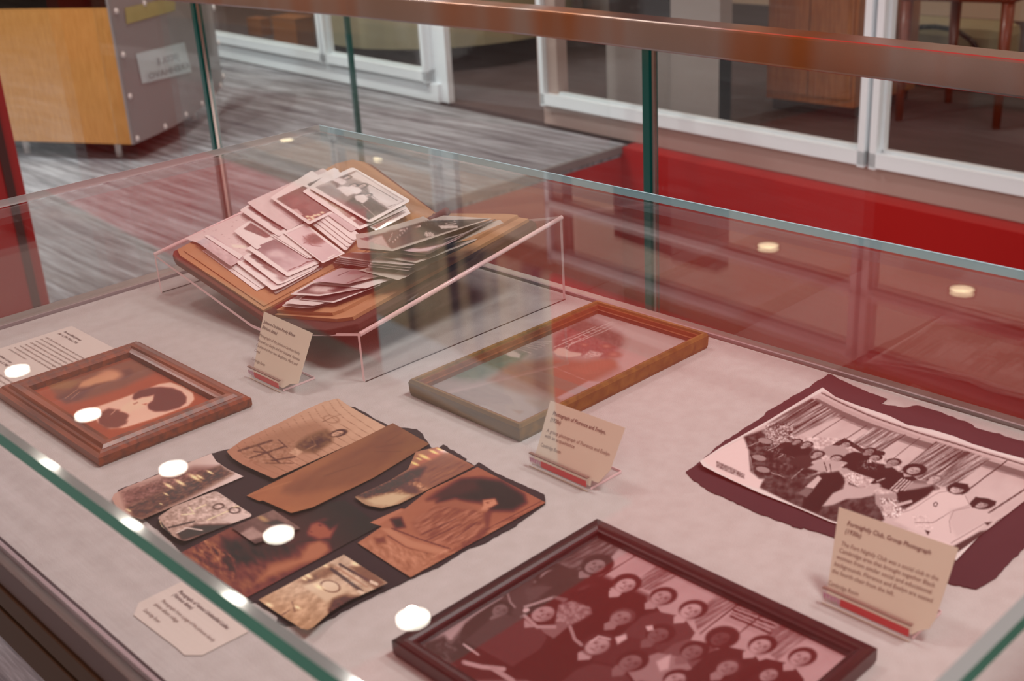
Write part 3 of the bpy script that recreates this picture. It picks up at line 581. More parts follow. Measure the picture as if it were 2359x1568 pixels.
snap(P_, [(466, 577), (475, 574), (609, 660), (592, 670)], None, 'bare white print edge lowest on the left album page', h=.0015, rnd=0)
snap(P_, [(474, 575), (486, 570), (618, 655), (603, 665)], None, 'thin white print edge lying just above the lowest one on the left page', h=.0022, rnd=0)
snap(P_, [(453, 557), (488, 541), (566, 595), (532, 613)], None, 'pinkish snapshot with a blue corner at the left edge of the album', tonal((180, 188, 196), (200, 176, 178), (453, 557), (480, 575)), h=.004, lift=cl(.004), rnd=2)
def speck(A):
    A.grad((427, 548), (600, 590), (206, 192, 190), (214, 196, 194)); r = np.random.default_rng(3)
    for i in range(90): x = r.uniform(470, 690); y = r.uniform(480, 600); A.ell((x, y), r.uniform(.5, 1.6), r.uniform(.4, 1.2), (140, 112, 112), al=.6)
    A.poly([(534, 563), (568, 566), (566, 572), (536, 569)], (250, 232, 200), 2, .8)
snap(P_, [(426, 549), (566, 488), (692, 566), (553, 594)], None, 'large pale speckled beach snapshot filling the left of the album page', speck, h=.0032, lift=cl(.001), rnd=0)
snap(P_, [(471, 543), (478, 540), (560, 588), (552, 597)], None, 'narrow white folded print edge across the pale speckled snapshot', h=.0052, rnd=0)
snap(P_, [(601, 640), (745, 612), (742, 618), (635, 677)], None, 'tan edged print at the very bottom of the stack next to the gutter', h=.002, rnd=0, white=(206, 182, 168))
snap(P_, [(543, 604), (566, 590), (742, 613), (631, 671)], [(559, 603), (568, 598), (644, 648), (636, 658)], 'pink toned snapshot lowest of the stack next to the gutter', tonal((176, 120, 116), (206, 176, 178), (560, 600), (640, 655)), h=.0035, lift=cl(.002, 0, 0, .001), rnd=7)
snap(P_, [(558, 592), (578, 579), (742, 611), (642, 657)], [(574, 589), (584, 584), (664, 640), (652, 648)], 'dark red brown snapshot peeking from under the cloud snapshot', tonal((120, 60, 54), (190, 160, 160), (575, 590), (660, 650)), h=.005, lift=cl(.002), rnd=5)
def cloud(A):
    A.grad((1240, 650), (1350, 1090), (150, 116, 122), (206, 184, 188)); A.ell((1270, 850), 14, 11, (210, 192, 194), soft=.5, al=.9); A.ell((1400, 900), 20, 8, (208, 188, 192), soft=.5, al=.6); A.noise(7, 14, 8, .4, 5)
    for p in ([(1440, 1080), (1540, 1035)], [(1590, 1025), (1700, 955)], [(1700, 965), (1790, 940)]): A.line(p, 2.2, (140, 64, 74))
    A.line([(1430, 1085), (1800, 930)], .8, (150, 80, 90))
snap(P_, [(567, 571), (629, 545), (738, 605), (663, 637)], [(585, 570), (631, 551), (726, 602), (664, 627)], 'grey pink cloud snapshot with a thick white border centred near the gutter', cloud, org=KA, k=S_, h=.0068, lift=cl(.001), rnd=3)
def darktri(A): A.grad((830, 515), (1190, 610), (130, 62, 60), (150, 90, 86)); A.noise(30, 6, 3, .5, 8)
snap(P_, [(538, 532), (576, 507), (640, 545), (592, 575)], [(561, 527), (578, 513), (624, 543), (613, 548)], 'small dark red snapshot lying askew above the cloud snapshot', darktri, org=KA, k=S_, h=.0056, lift=cl(.003), rnd=2)
snap(P_, [(549, 540), (561, 533), (601, 552), (588, 562)], [(572, 543), (577, 541), (600, 553), (595, 557)], 'tiny askew snapshot with a shiny crease left of the cloud snapshot', lambda A: A.grad((0, 0), (10, 10), (170, 110, 110), (180, 120, 120)), h=.006, rnd=1)
for i, (d, t) in enumerate(((0, 'lowest'), (6, 'second'))):
    snap(P_, [(622 + d, 542 - d * .2), (640 + d, 534), (726 + d, 588), (708 + d, 595)], None, 'plain white print edge, %s of two between cloud and tree snapshots' % t, h=.0078 + .0007 * i, rnd=1)
def tree(A):
    A.grad((1400, 570), (1950, 950), (214, 196, 198), (204, 180, 184)); r = np.random.default_rng(9); A.ell((1810, 650), 17, 16, (150, 72, 72), soft=.4, al=.85)
    for i in range(26):
        t = r.uniform(0, 6.28); x, y = 1790 + r.normal(0, 45), 650 + r.normal(0, 30); A.line([(x, y), (x + 60 * math.cos(t), y + 40 * math.sin(t))], 1.1, (146, 58, 60))
    A.line([(1640, 610), (1760, 740), (1890, 750)], 1.3, (150, 64, 62)); A.poly([(1980, 905), (2060, 860), (2065, 868), (1990, 912)], (255, 244, 220), 1)
snap(P_, [(651, 535), (702, 513), (795, 583), (743, 606)], [(659, 538), (702, 519), (786, 584), (743, 602)], 'pale snapshot of a bare red tree at the middle of the left page', tree, org=KA, k=S_, h=.0095, lift=cl(.001, 0, 0, .001), rnd=1)
snap(P_, [(552, 484), (574, 470), (706, 520), (641, 544)], [(570, 479), (577, 476), (655, 526), (646, 532)], 'white bordered snapshot with a dark red band at the upper left', tonal((120, 50, 62), (150, 80, 90), (570, 480), (650, 530)), h=.0065, lift=cl(.003), rnd=2)
def palep(A):
    A.grad((569, 466), (690, 520), (212, 196, 194), (206, 178, 180)); A.grad((640, 440), (744, 388), (206, 200, 198), (200, 196, 194), .5); A.noise(6, 12, 8, .5, 3)
    for i in range(9): A.line([(684 + i * 2, 419 - i * .9), (686 + i * 2, 417.5 - i * .9)], .9, (80, 70, 72))
snap(P_, [(569, 466), (744, 387), (760, 396), (666, 533)], None, 'big pale snapshot with small handwriting on its upper border', palep, h=.0082, lift=cl(.001), rnd=2, edges={'right': [(744, 387), (765, 400), (720, 470), (696, 514)], 'bottom': [(663, 530), (696, 514)], 'left': [(569, 466), (600, 490), (663, 530)]})
def redp(A):
    A.grad((1400, 60), (1700, 400), (130, 116, 100), (140, 50, 52)); A.ell((1620, 180), 40, 16, (156, 62, 66), soft=.4, al=.8); A.noise(14, 8, 5, .6, 6)
    A.poly([(1480, 245), (1560, 240), (1640, 320), (1600, 350)], (206, 176, 174), 1.5)
    for x, y in ((1700, 345), (1760, 350), (1800, 330), (1850, 320), (1900, 290), (1720, 385), (1780, 375)): A.ell((x, y), 4, 3, (246, 222, 170), soft=.5)  # gold highlights painted into the print colour
snap(P_, [(622, 455), (719, 392), (768, 490), (712, 517)], [(637, 458), (705, 425), (766, 484), (714, 509)], 'curled snapshot with a glossy red scene in the upper left page', redp, org=KA, k=S_, h=.0105, lift=cl(.004, 0, 0, .001), rnd=4, edges={'right': [(719, 392), (775, 440), (768, 490)]})
for i in range(4):
    x, y = 718 + 9 * i, 516 - 5 * i
    snap(P_, [(x, y), (x + 22, y - 10), (x + 96 - i * 3, y + 44 - i), (x + 78 - i * 3, y + 62 - i * 3)], None, 'white blank print, %s of the fanned stack beside the tree snapshot' % ('lowest', 'second lowest', 'second highest', 'topmost')[i], h=.0072 + .0011 * i, lift=cl(0, 0, 0, .002), rnd=5)
snap(P_, [(756, 495), (772, 488), (826, 526), (808, 534)], None, 'lilac grey print tucked above the fanned white stack', lambda A: A.grad((756, 495), (820, 530), (206, 186, 190), (196, 176, 178)), h=.0122, rnd=2)
snap(P_, [(848, 521), (932, 470), (946, 491), (868, 532)], [(857, 521), (927, 487), (935, 488), (871, 527)], 'curved snapshot corner showing below the family snapshot', tonal((186, 120, 116), (160, 156, 156), (857, 521), (935, 480)), h=.0085, lift=cl(0, .003), rnd=1)
def second(A):
    A.grad((1060, 700), (1400, 930), (190, 184, 160), (140, 48, 48)); A.poly([(640, 450), (1100, 710), (1060, 740), (600, 480)], (188, 184, 162), 2); A.tex([(640, 450), (1100, 710), (1060, 740), (600, 480)], 40, 5, 3, .6, 4); A.poly([(1200, 840), (1260, 810), (1300, 850), (1240, 880)], (206, 190, 180), 1)
snap(P_, [(697, 441), (770, 389), (937, 480), (828, 529)], [(714, 437), (728, 430), (850, 512), (829, 520)], 'cream bordered snapshot directly under the family snapshot', second, org=KB, k=S_, h=.0115, lift=cl(.001), rnd=1)
snap(P_, [(690, 424), (770, 386), (782, 392), (716, 436)], [(708, 424), (776, 394), (778, 399), (714, 430)], 'print whose grey strip shows above the family snapshot', tonal((120, 116, 118), (170, 156, 156), (708, 428), (776, 396)), h=.0108, rnd=4)
def family(A):
    A.grad((900, 300), (1500, 860), (190, 180, 176), (120, 92, 92)); A.noise(10, 10, 6, .5, 2)
    A.poly([(1290, 190), (1960, 600), (1740, 730), (1500, 560), (1440, 380), (1180, 260)], (206, 198, 196), 3); A.poly([(950, 345), (1270, 185), (1300, 200), (1100, 330), (1050, 430)], (150, 112, 104), 2)
    A.poly([(1340, 480), (1500, 560), (1745, 730), (1490, 860), (1150, 640)], (104, 80, 84), 3); A.tex([(1340, 480), (1500, 560), (1745, 730), (1490, 860), (1150, 640)], 26, 3, 3, 0, 4); A.poly([(750, 420), (960, 380), (1110, 500), (1000, 590), (900, 530)], (160, 150, 152), 3)
    for (x, y, w) in ((1180, 290, 10), (1260, 400, 11), (1390, 400, 12)): A.person((x, y), w, (206, 186, 180), (100, 66, 66), (216, 206, 204), hairw=1.05, blen=2.2)
    A.poly([(1080, 470), (1330, 420), (1370, 460), (1180, 545)], (220, 212, 210), 1.5); A.person((1465, 530), 10, (196, 170, 166), (80, 50, 54), (214, 206, 204), blen=2.); A.poly([(1290, 530), (1400, 515), (1470, 570), (1390, 640), (1290, 590)], (216, 208, 206), 1.5)
    for p in ([(1380, 430), (1590, 590)], [(1480, 380), (1860, 600)], [(1640, 640), (1720, 690), (1830, 650)]): A.line(p, 1., (110, 84, 86))
    A.line([(1380, 650), (1580, 830)], 1.4, (190, 170, 164))
snap(P_, [(711, 433), (812, 384), (947, 462), (852, 513)], [(727, 431), (820, 392), (932, 462), (849, 506)], 'topmost family snapshot of a seated group in white on the left page', family, org=KB, k=S_, h=.0138, lift=cl(.001, 0, 0, .001), rnd=8)

P_ = PR
snap(P_, [(647, 705), (690, 679), (790, 690), (716, 710)], [(672, 700), (694, 688), (760, 695), (712, 704)], 'bottommost snapshot of the right page with scalloped edge', tonal((150, 100, 98), (120, 60, 60), (670, 700), (760, 690)), h=.002, lift=cl(.003), rnd=6)
snap(P_, [(654, 698), (694, 676), (800, 684), (724, 704)], None, 'wavy white print second from the bottom of the right page', h=.004, lift=cl(.004), rnd=5)
snap(P_, [(688, 689), (706, 677), (880, 655), (770, 697)], [(692, 688), (708, 679), (870, 658), (768, 693)], 'long dark red snapshot seen edge on low on the right page', tonal((130, 70, 74), (110, 40, 42), (690, 690), (870, 660)), h=.006, lift=cl(0, .002), rnd=2)
def boatp(A):
    A.grad((400, 780), (1100, 700), (150, 110, 106), (196, 176, 172)); A.ell((740, 740), 26, 9, (212, 196, 192), soft=.4); A.poly([(380, 775), (600, 660), (640, 670), (500, 760)], (120, 76, 76), 2); A.poly([(800, 760), (1000, 690), (1100, 700), (900, 800)], (140, 96, 98), 3); A.noise(14, 8, 4, -.4, 3)
snap(P_, [(668, 678), (722, 647), (858, 660), (736, 682)], [(684, 674), (722, 652), (840, 663), (735, 678)], 'snapshot with a thin dark picture outline near the gutter on the right page', boatp, org=KC, k=S_, h=.0085, lift=cl(.001), rnd=3)
snap(P_, [(735, 655), (770, 650), (912, 640), (842, 664)], None, 'plain white print under the lilac snapshot', h=.0095, rnd=1)
def lilac(A):
    A.grad((700, 600), (1500, 560), (208, 186, 194), (150, 124, 116)); A.poly([(1050, 545), (1130, 480), (1320, 490), (1230, 540)], (164, 110, 118), 3, .7); A.line([(1060, 660), (1300, 560)], 2, (150, 90, 100)); A.line([(930, 560), (1100, 490)], 1.4, (130, 84, 96)); A.ell((728, 597), 2, 2, (255, 250, 235)); A.poly([(1250, 600), (1350, 590), (1500, 620), (1300, 670)], (214, 196, 192), 3)
snap(P_, [(719, 647), (783, 617), (910, 628), (800, 654)], None, 'lilac toned curled snapshot in the lower middle of the right page', lilac, org=KC, k=S_, h=.0125, lift=cl(.0015), rnd=4)
for i in range(4):
    snap(P_, [(763 + i * 4, 604 - i * 4), (795 + i * 4, 584 - i * 1), (905, 588 - i * 2), (852 + i * 3, 616 - i * 4)], [(785, 590), (800, 582), (880, 586), (850, 600)] if i == 3 else None, 'round cornered print, %s of the left curled stack on the right page' % ('lowest', 'second lowest', 'second highest', 'topmost')[i], (lambda A: A.grad((790, 600), (870, 590), (186, 120, 84), (120, 104, 84))) if i == 3 else None, h=.010 + .002 * i, lift=cl(.004), rnd=10)
def scal(A): A.grad((830, 620), (920, 645), (196, 184, 176), (160, 142, 120)); 
zz = [(917 + (1095 - 917) * t + (1.1 if i % 2 else -1.1) * .5, 645 + (557 - 645) * t + (1.1 if i % 2 else -1.1)) for i, t in enumerate(np.linspace(0, 1, 56))]
snap(P_, [(826, 622), (866, 612), (1088, 552), (917, 645)], [(834, 621), (868, 614), (1040, 570), (910, 628)], 'scalloped cream print with a long deckled edge low on the right page', scal, h=.013, lift=cl(.001, .001), rnd=0, white=(214, 204, 186), edges={'bottom': zz, 'right': [(1088, 552), (1095, 557)]})
for i in range(3):
    snap(P_, [(844 + i * 4, 613 - i * 5), (874 + i * 3, 594 - i * 4), (1040, 566 - i * 3), (945 + i * 4, 624 - i * 6)], None, 'cream white print, %s of the right curled stack' % ('lowest', 'middle', 'topmost')[i], h=.016 + .0022 * i, lift=cl(.004), rnd=7, white=(216, 204, 194))
snap(P_, [(873, 592), (895, 582), (1110, 548), (962, 606)], [(884, 590), (900, 585), (1070, 560), (958, 601)], 'curled print with a brown red glow in the right stack', tonal((150, 128, 100), (130, 44, 42), (880, 590), (960, 580)), h=.0225, lift=cl(.003), rnd=5, white=(212, 202, 184))
zz2 = [(975 + (1160 - 975) * t, 589 - (589 - 514) * t + (.8 if i % 2 else -.8)) for i, t in enumerate(np.linspace(0, 1, 50))]
snap(P_, [(822, 574), (900, 560), (1152, 506), (974, 590)], [(850, 578), (905, 566), (1120, 520), (968, 582)], 'long print with a deckled cream edge below the dark snapshot', tonal((150, 50, 50), (70, 58, 54), (880, 575), (1100, 530)), h=.0262, lift=cl(.001, .002), rnd=0, white=(210, 198, 178), edges={'bottom': zz2, 'right': [(1152, 506), (1160, 514)]})
def redwave(A):
    A.grad((0, 600), (1400, 250), (140, 44, 44), (60, 54, 52)); A.poly([(120, 680), (230, 630), (520, 660), (880, 590), (1100, 490), (1000, 560), (620, 700), (400, 715)], (210, 184, 190), 2); A.line([(620, 700), (1500, 280)], 2., (170, 160, 160)); A.line([(850, 530), (1100, 460), (1500, 275)], 2., (176, 168, 164))
snap(P_, [(898, 573), (960, 548), (1146, 503), (988, 585)], None, 'red and grey curled snapshot with a white wavy band', redwave, org=KD, k=S_, h=.030, lift=cl(.001), rnd=2)
def darktop(A):
    A.grad((0, 480), (900, 300), (150, 60, 60), (92, 88, 82)); A.poly([(-300, 560), (0, 480), (60, 580), (120, 670), (-200, 650)], (206, 176, 172), 2.5); A.poly([(-310, 500), (-40, 470), (-200, 560)], (150, 106, 112), 2)
    A.poly([(560, 300), (860, 215), (1460, 250), (1040, 380), (640, 480), (480, 440)], (78, 78, 74), 4); A.noise(14, 22, 3, -.5, 12)
    A.poly([(760, 350), (900, 345), (1030, 350), (1030, 380), (900, 390), (810, 395)], (206, 198, 190), 1); A.poly([(570, 470), (600, 430), (700, 450), (720, 490), (600, 505)], (196, 180, 172), 1); A.tex([(560, 420), (760, 420), (740, 510), (560, 510)], 60, 2.2, 1.8, 0, 3)
    for p in ([(90, 570), (145, 450)], [(130, 590), (345, 385)], [(240, 420), (520, 355)], [(860, 330), (990, 290)], [(900, 340), (1010, 320)]): A.line(p, 1.3, (212, 190, 182))
    A.line([(600, 330), (1000, 300)], 1, (130, 126, 118))
snap(P_, [(819, 539), (975, 498), (1132, 503), (905, 578)], [(829, 550), (985, 508), (1124, 504), (903, 572)], 'large dark curled snapshot with white figures, topmost on the right page', darktop, org=KD, k=S_, h=.0345, lift=cl(.002), rnd=2, white=(206, 196, 180), edges={'top': [(819, 539), (850, 535), (975, 498), (990, 506), (1022, 496), (1132, 503)], 'bottom': [(824, 570), (905, 578), (960, 560), (1132, 503)], 'left': [(819, 539), (824, 570)], 'right': [(1132, 503), (1132, 503.5)]})
# ------------------------------------------------------------ PICTURE FRAMES
def frame_obj(root, X0, X1, Y0, Y1, prof, m, name='frame'):
    """mitred moulding; prof = (inset, height) pairs"""
    v = []; f = []; n = len(prof)
    for ins_, z in prof: v += [(X0 + ins_, Y0 + ins_, z), (X1 - ins_, Y0 + ins_, z), (X1 - ins_, Y1 - ins_, z), (X0 + ins_, Y1 - ins_, z)]
    for k in range(n - 1):
        for i in range(4): j = (i + 1) % 4; f.append((k * 4 + i, k * 4 + j, (k + 1) * 4 + j, (k + 1) * 4 + i))
    return obj(name, v, f, m, root)
def picture(root, X0, X1, Y0, Y1, z, art, step, mat='pmatte', base=(150, 120, 110), boost=(1.15, 120, 130), gain=1., sat=1.):
    q = [proj((X1, Y1, z)), proj((X1, Y0, z)), proj((X0, Y0, z)), proj((X0, Y1, z))]
    return sheet('photograph', q, (0, 0, z), ZU, 0, M[mat], art, base, step=step, parent=root, fr=frame2(np.mean(q, 0), z), boost=boost, gain=gain, sat=sat)
f1 = (.410, .5865, 1.052, at(297, 783, .0165)[1])
r = empty('picture_frame', 'brown stepped wooden picture frame holding two oval sepia portraits', 'picture frame', ((f1[0] + f1[1]) / 2, (f1[2] + f1[3]) / 2, 0))
frame_obj(r, *f1, [(.001, .0003), (0, .003), (0, .0105), (.0045, .0125), (.006, .0145), (.010, .0135), (.013, .0165), (.019, .017), (.0205, .0145), (.024, .0135), (.0265, .0125), (.0275, .004)], M['brwood'])
def oval(A):
    A.org = np.array([0, 700.]); A.k = 3.92
    A.grad((1150, 450), (900, 1150), (142, 66, 42), (140, 64, 38)); A.noise(5, 40, 10, -.35, 3)
    A.poly([(440, 740), (700, 640), (1080, 520), (1210, 500), (1370, 560), (1390, 620), (1100, 760), (720, 880), (600, 890), (520, 840)], (112, 66, 50), 6); A.poly([(440, 730), (560, 690), (740, 690), (640, 760), (460, 770)], (128, 92, 60), 4)
    A.poly([(700, 760), (740, 700), (860, 650), (960, 620), (1060, 620), (1080, 660), (960, 700), (860, 720), (740, 790)], (176, 128, 96), 3); A.poly([(1000, 620), (1180, 580), (1210, 620), (1150, 670), (1060, 690)], (96, 52, 46), 3); A.ell((1000, 640), 18, 12, (180, 130, 100), soft=.4)
    A.poly([(500, 840), (690, 760), (860, 740), (720, 860), (600, 890)], (92, 50, 46), 5); A.line([(590, 850), (700, 770)], 1.4, (160, 116, 90)); A.line([(640, 860), (720, 790)], 1.2, (160, 116, 90))
    A.poly([(860, 930), (1100, 850), (1440, 720), (1540, 705), (1640, 740), (1740, 800), (1755, 860), (1700, 920), (1400, 1030), (1120, 1120), (1000, 1130), (890, 1080), (840, 1000)], (206, 166, 148), 2)
    A.poly([(890, 990), (980, 940), (1100, 960), (1175, 1010), (1140, 1080), (1060, 1120), (960, 1120), (890, 1080)], (104, 50, 42), 3); A.line([(1000, 1000), (1050, 950)], 1.3, (190, 150, 130))
    A.poly([(1195, 850), (1210, 810), (1260, 780), (1350, 755), (1450, 748), (1560, 758), (1640, 790), (1685, 840), (1680, 890), (1620, 935), (1500, 968), (1400, 972), (1340, 950), (1330, 900), (1380, 850), (1290, 840), (1220, 870)], (94, 40, 38), 2.5)
    A.poly([(1170, 880), (1280, 850), (1390, 820), (1380, 870), (1290, 930), (1180, 980), (1080, 970), (1110, 920)], (212, 172, 150), 2.5); A.poly([(1200, 900), (1240, 880), (1250, 890), (1210, 910)], (120, 70, 60), 1, .6); A.poly([(1280, 905), (1330, 890), (1320, 915)], (150, 80, 66), 1, .7); A.poly([(1200, 960), (1350, 960), (1340, 1010), (1240, 1040), (1140, 1050)], (204, 164, 146), 3)
    A.line([(980, 1130), (1140, 1118), (1420, 1035), (1720, 915), (1770, 850)], 1.5, (150, 76, 40)); A.poly([(1290, 530), (1330, 520), (300, 830), (280, 800)], (150, 84, 64), 8, .25)
picture(r, f1[0] + .026, f1[1] - .026, f1[2] + .026, f1[3] - .026, .006, oval, 2.2, gain=1.7)
G().box(f1[0] + .027, f1[1] - .027, f1[2] + .027, f1[3] - .027, .0078, .0085).build('glass', M['pgl'], r)

w2 = at(1352, 700, .019); f2 = (.714, w2[0], .7695, .9515)
f2 = (.714, 1.016, .7695, w2[1])
r = empty('picture_frame', 'slim gold picture frame around a faded outdoor photograph beside the clear stand', 'picture frame', ((f2[0] + f2[1]) / 2, (f2[2] + f2[3]) / 2, 0))
frame_obj(r, *f2, [(.0015, .0003), (.0005, .004), (0, .016), (.002, .0195), (.005, .019), (.0062, .0165)], M['gold'])
frame_obj(r, *f2, [(.0062, .0165), (.009, .0168), (.0105, .013), (.0125, .0125), (.0135, .006)], M['goldin'], 'inner_moulding')
def outdoor(A):
    A.org = np.array([900, 660.]); A.k = 3.136
    A.grad((400, 600), (1900, 400), (150, 150, 140), (186, 150, 146)); A.poly([(270, 700), (380, 650), (940, 940), (1060, 900), (900, 990)], (178, 158, 154), 6); A.grad((500, 620), (1500, 860), (150, 150, 140), (178, 140, 132), .4)
    A.poly([(380, 660), (800, 470), (980, 480), (900, 560), (600, 680)], (112, 134, 110), 8); A.noise(8, 12, 6, -.4, 2, A.__dict__.get('mk'))  # green reflection in the picture glass painted into the print
    A.poly([(700, 680), (860, 560), (1160, 520), (1400, 540), (1600, 520), (1650, 580), (1400, 720), (1180, 830), (1000, 820)], (166, 104, 70), 8); A.poly([(1300, 600), (1560, 520), (1640, 560), (1400, 640)], (178, 104, 66), 5)
    A.poly([(260, 700), (400, 660), (700, 690), (1080, 800), (1050, 920), (940, 985)], (176, 160, 158), 10, .85); A.poly([(980, 820), (1180, 800), (1260, 830), (1100, 900)], (160, 120, 84), 7, .6)
    A.poly([(1180, 360), (1430, 200), (1700, 270), (1670, 420), (1560, 520), (1180, 460)], (150, 92, 88), 6); A.tex([(1180, 360), (1430, 200), (1700, 270), (1670, 420), (1560, 520), (1180, 460)], 22, 5, 4, 0, 5)
    A.poly([(1430, 195), (1700, 260), (2130, 410), (1980, 500), (1700, 640), (1640, 560), (1720, 380)], (196, 168, 164), 8, .9)
    for i in range(7): A.line([(890 + i * 22, 440 - i * 8), (1010 + i * 26, 480 - i * 14)], 1.6, (196, 178, 170)); 
    A.poly([(880, 440), (1040, 480), (1060, 470), (920, 410)], (150, 140, 136), 2, .6)
    for a, b in (((1180, 440), (1600, 250)), ((1200, 460), (1620, 290)), ((1240, 390), (1480, 290)), ((1290, 420), (1600, 270))): A.line([a, b], 1.6, (206, 180, 174))
    for i in range(9): A.line([(1250 + i * 42, 400 - i * 18), (1300 + i * 42, 420 - i * 20)], 1.3, (206, 180, 174))
    A.poly([(1175, 470), (1210, 440), (1260, 445), (1300, 470), (1380, 480), (1370, 500), (1290, 510), (1200, 495)], (212, 190, 172), 1.5); A.line([(1280, 445), (1310, 400)], 2, (206, 184, 170)); A.poly([(800, 470), (860, 450), (940, 490), (930, 515), (860, 505)], (206, 196, 184), 2)
    for x, y, s in ((1560, 430, 12), (1610, 490, 15), (1400, 420, 9)): A.ell((x, y), s, s * .8, (160, 92, 70), soft=.4, al=.8); A.ell((x, y), s * .5, s * .4, (190, 120, 98), soft=.5)
    A.poly([(1390, 500), (1440, 460), (1540, 480), (1500, 510), (1400, 515)], (196, 168, 160), 2); A.tex([(1390, 500), (1440, 460), (1540, 480), (1500, 510), (1400, 515)], 50, 2.5, 2, 0, 7)
    for i in range(8): A.line([(1290 + i * 20, 590 + i * 6), (1560, 520 + i * 12)], .9, (190, 124, 90), .6)
    A.line([(1180, 580), (1560, 740)], 1.1, (190, 140, 128)); A.poly([(1430, 680), (1520, 690), (1230, 820), (1200, 800)], (190, 168, 172), 2, .8)
    A.poly([(880, 890), (960, 900), (930, 920)], (160, 110, 80), 3, .5)
picture(r, f2[0] + .0125, f2[1] - .0125, f2[2] + .0125, f2[3] - .0125, .008, outdoor, 2.4, base=(176, 150, 146), boost=(1.05, 140, 140), gain=1.1, sat=.62)
G().box(f2[0] + .0132, f2[1] - .0132, f2[2] + .0132, f2[3] - .0132, .0105, .0112).build('glass', M['pgl'], r)

f3 = (.419, .642, .338, .602)
w3 = at(1375, 1192, .0145); f3 = (.419, w3[0], .338, w3[1])
r = empty('picture_frame', 'thin dark mahogany picture frame around a large group photograph at the near edge', 'picture frame', ((f3[0] + f3[1]) / 2, (f3[2] + f3[3]) / 2, 0))
frame_obj(r, *f3, [(.001, .0003), (0, .003), (0, .0135), (.0015, .0148), (.006, .0138), (.0085, .0142), (.0105, .0125), (.0125, .012), (.0135, .005)], M['dkwood'])
def group(A):
    A.org = np.array([880., 1168.]); A.k = 3.92
    bw = lambda v: (v, v * .84, v * .86)
    A.C[:] = bw(200); A.noise(6, 60, 20, -.5, 2)
    A.poly([(1700, 300), (1940, 230), (2180, 330), (2060, 460), (1700, 640), (1350, 640), (1300, 600)], bw(132), 3); A.tex([(1700, 300), (1940, 230), (2180, 330), (2060, 460), (1700, 640), (1350, 640), (1300, 600)], 60, 3, 34, 1.05, 4)
    A.line([(2330, 410), (1960, 640)], 2.6, bw(90))
    q2 = lambda p: [((x / 3.574 + 1400 - 880) * 3.92, (y / 3.574 + 1168 - 1168) * 3.92) for x, y in p]
    for p in ([(430, 455), (620, 540), (350, 690), (200, 640)], [(930, 690), (1110, 760), (740, 1010), (700, 900)], [(1430, 920), (1700, 1030), (1390, 1260), (1240, 1120)]): A.poly(q2(p), bw(160), 2); A.tex(q2(p), 50, 3, 40, 1.05, 6)
    A.poly(q2([(1110, 770), (1420, 930), (1270, 1060), (950, 930)]), bw(190), 1.5)
    for i in range(5): A.line(q2([(1060 + i * -12, 800 + i * 24), (1400 - i * 14, 910 + i * 32)]), 2.6 if i % 2 else 5, bw(96))
    A.line(q2([(1110, 770), (760, 1040)]), 3.4, bw(80)); A.line(q2([(1300, 860), (970, 1130)]), 3, bw(90))
    # crowd, back rows first
    def P(x, y, w, f=196, h=60, d=70, two=True, **k):
        x, y = (q2([(x, y)])[0] if two else (x, y)); A.person((x, y), w, bw(f), bw(h), bw(d), dark=bw(64), **k)
    A.poly([(900, 900), (1100, 800), (1400, 620), (1700, 560), (2000, 620), (2400, 800), (2352, 1568), (700, 1568), (560, 1300)], bw(70), 8)
    P(1520, 620, 42, 180, 50, 110, False, hairw=1.2); P(1930, 530, 44, 170, 60, 90, False, hairw=1.1); P(1070, 930, 38, 150, 60, 90, False, tilt=20)
    P(2190, 690, 44, 205, 60, 70, False); P(1850, 790, 44, 190, 110, 150, False); P(1460, 960, 50, 190, 60, 110, False, hairw=1.25)
    P(1610, 1250, 30, 84, 80, 84, False, body=False); P(2160, 1000, 46, 185, 80, 70, False)
    P(150, 640, 44, 205, 66, 74); P(445, 740, 44, 190, 66, 60); P(690, 850, 46, 205, 60, 110); P(930, 1080, 44, 120, 50, 130, hairw=1.15); P(1260, 1140, 46, 200, 60, 60); P(1590, 1240, 46, 195, 60, 56)
    P(110, 910, 44, 170, 120, 66); P(420, 1050, 46, 140, 60, 100); P(700, 1190, 46, 150, 60, 170); P(200, 1260, 46, 165, 100, 90); P(990, 1320, 46, 170, 100, 70); P(560, 1420, 46, 190, 60, 120); P(1330, 1380, 40, 180, 60, 60, body=False)
    P(1950, 1250, 52, 195, 100, 76, False, hairw=1.1); P(2250, 1400, 50, 150, 60, 110, False)
    # dresses, hats and arms
    A.poly([(1590, 880), (1720, 840), (1880, 900), (1900, 960), (1720, 1060), (1560, 1040)], bw(165), 3); A.tex([(1590, 880), (1720, 840), (1880, 900), (1900, 960), (1720, 1060), (1560, 1040)], 40, 6, 6, 0, 5)
    A.line([(1290, 900), (1530, 820)], 6, bw(190)); A.line([(1700, 1080), (1740, 1190), (1800, 1240)], 8, bw(180)); A.line([(1290, 980), (1400, 1080), (1560, 1080)], 8, bw(190)); A.ell((1303, 930), 6, 8, bw(220))
    A.line([(740, 1240), (870, 1330)], 5, bw(215)); A.line([(740, 1400), (900, 1440), (1100, 1460)], 10, bw(200)); A.line([(1000, 1450), (1180, 1568)], 12, bw(190)); A.poly([(1280, 730), (1440, 700), (1540, 720), (1420, 810), (1330, 860)], bw(120), 4)
    A.line([(1880, 1220), (1960, 1165), (2060, 1190)], 4, bw(215)); A.poly(q2([(60, 1070), (150, 1040), (160, 1080), (80, 1130)]), bw(220), 2); A.poly(q2([(310, 980), (370, 970), (380, 1010), (330, 1020)]), bw(220), 1.5); A.poly(q2([(400, 1270), (520, 1210), (500, 1330), (430, 1350)]), bw(215), 3)
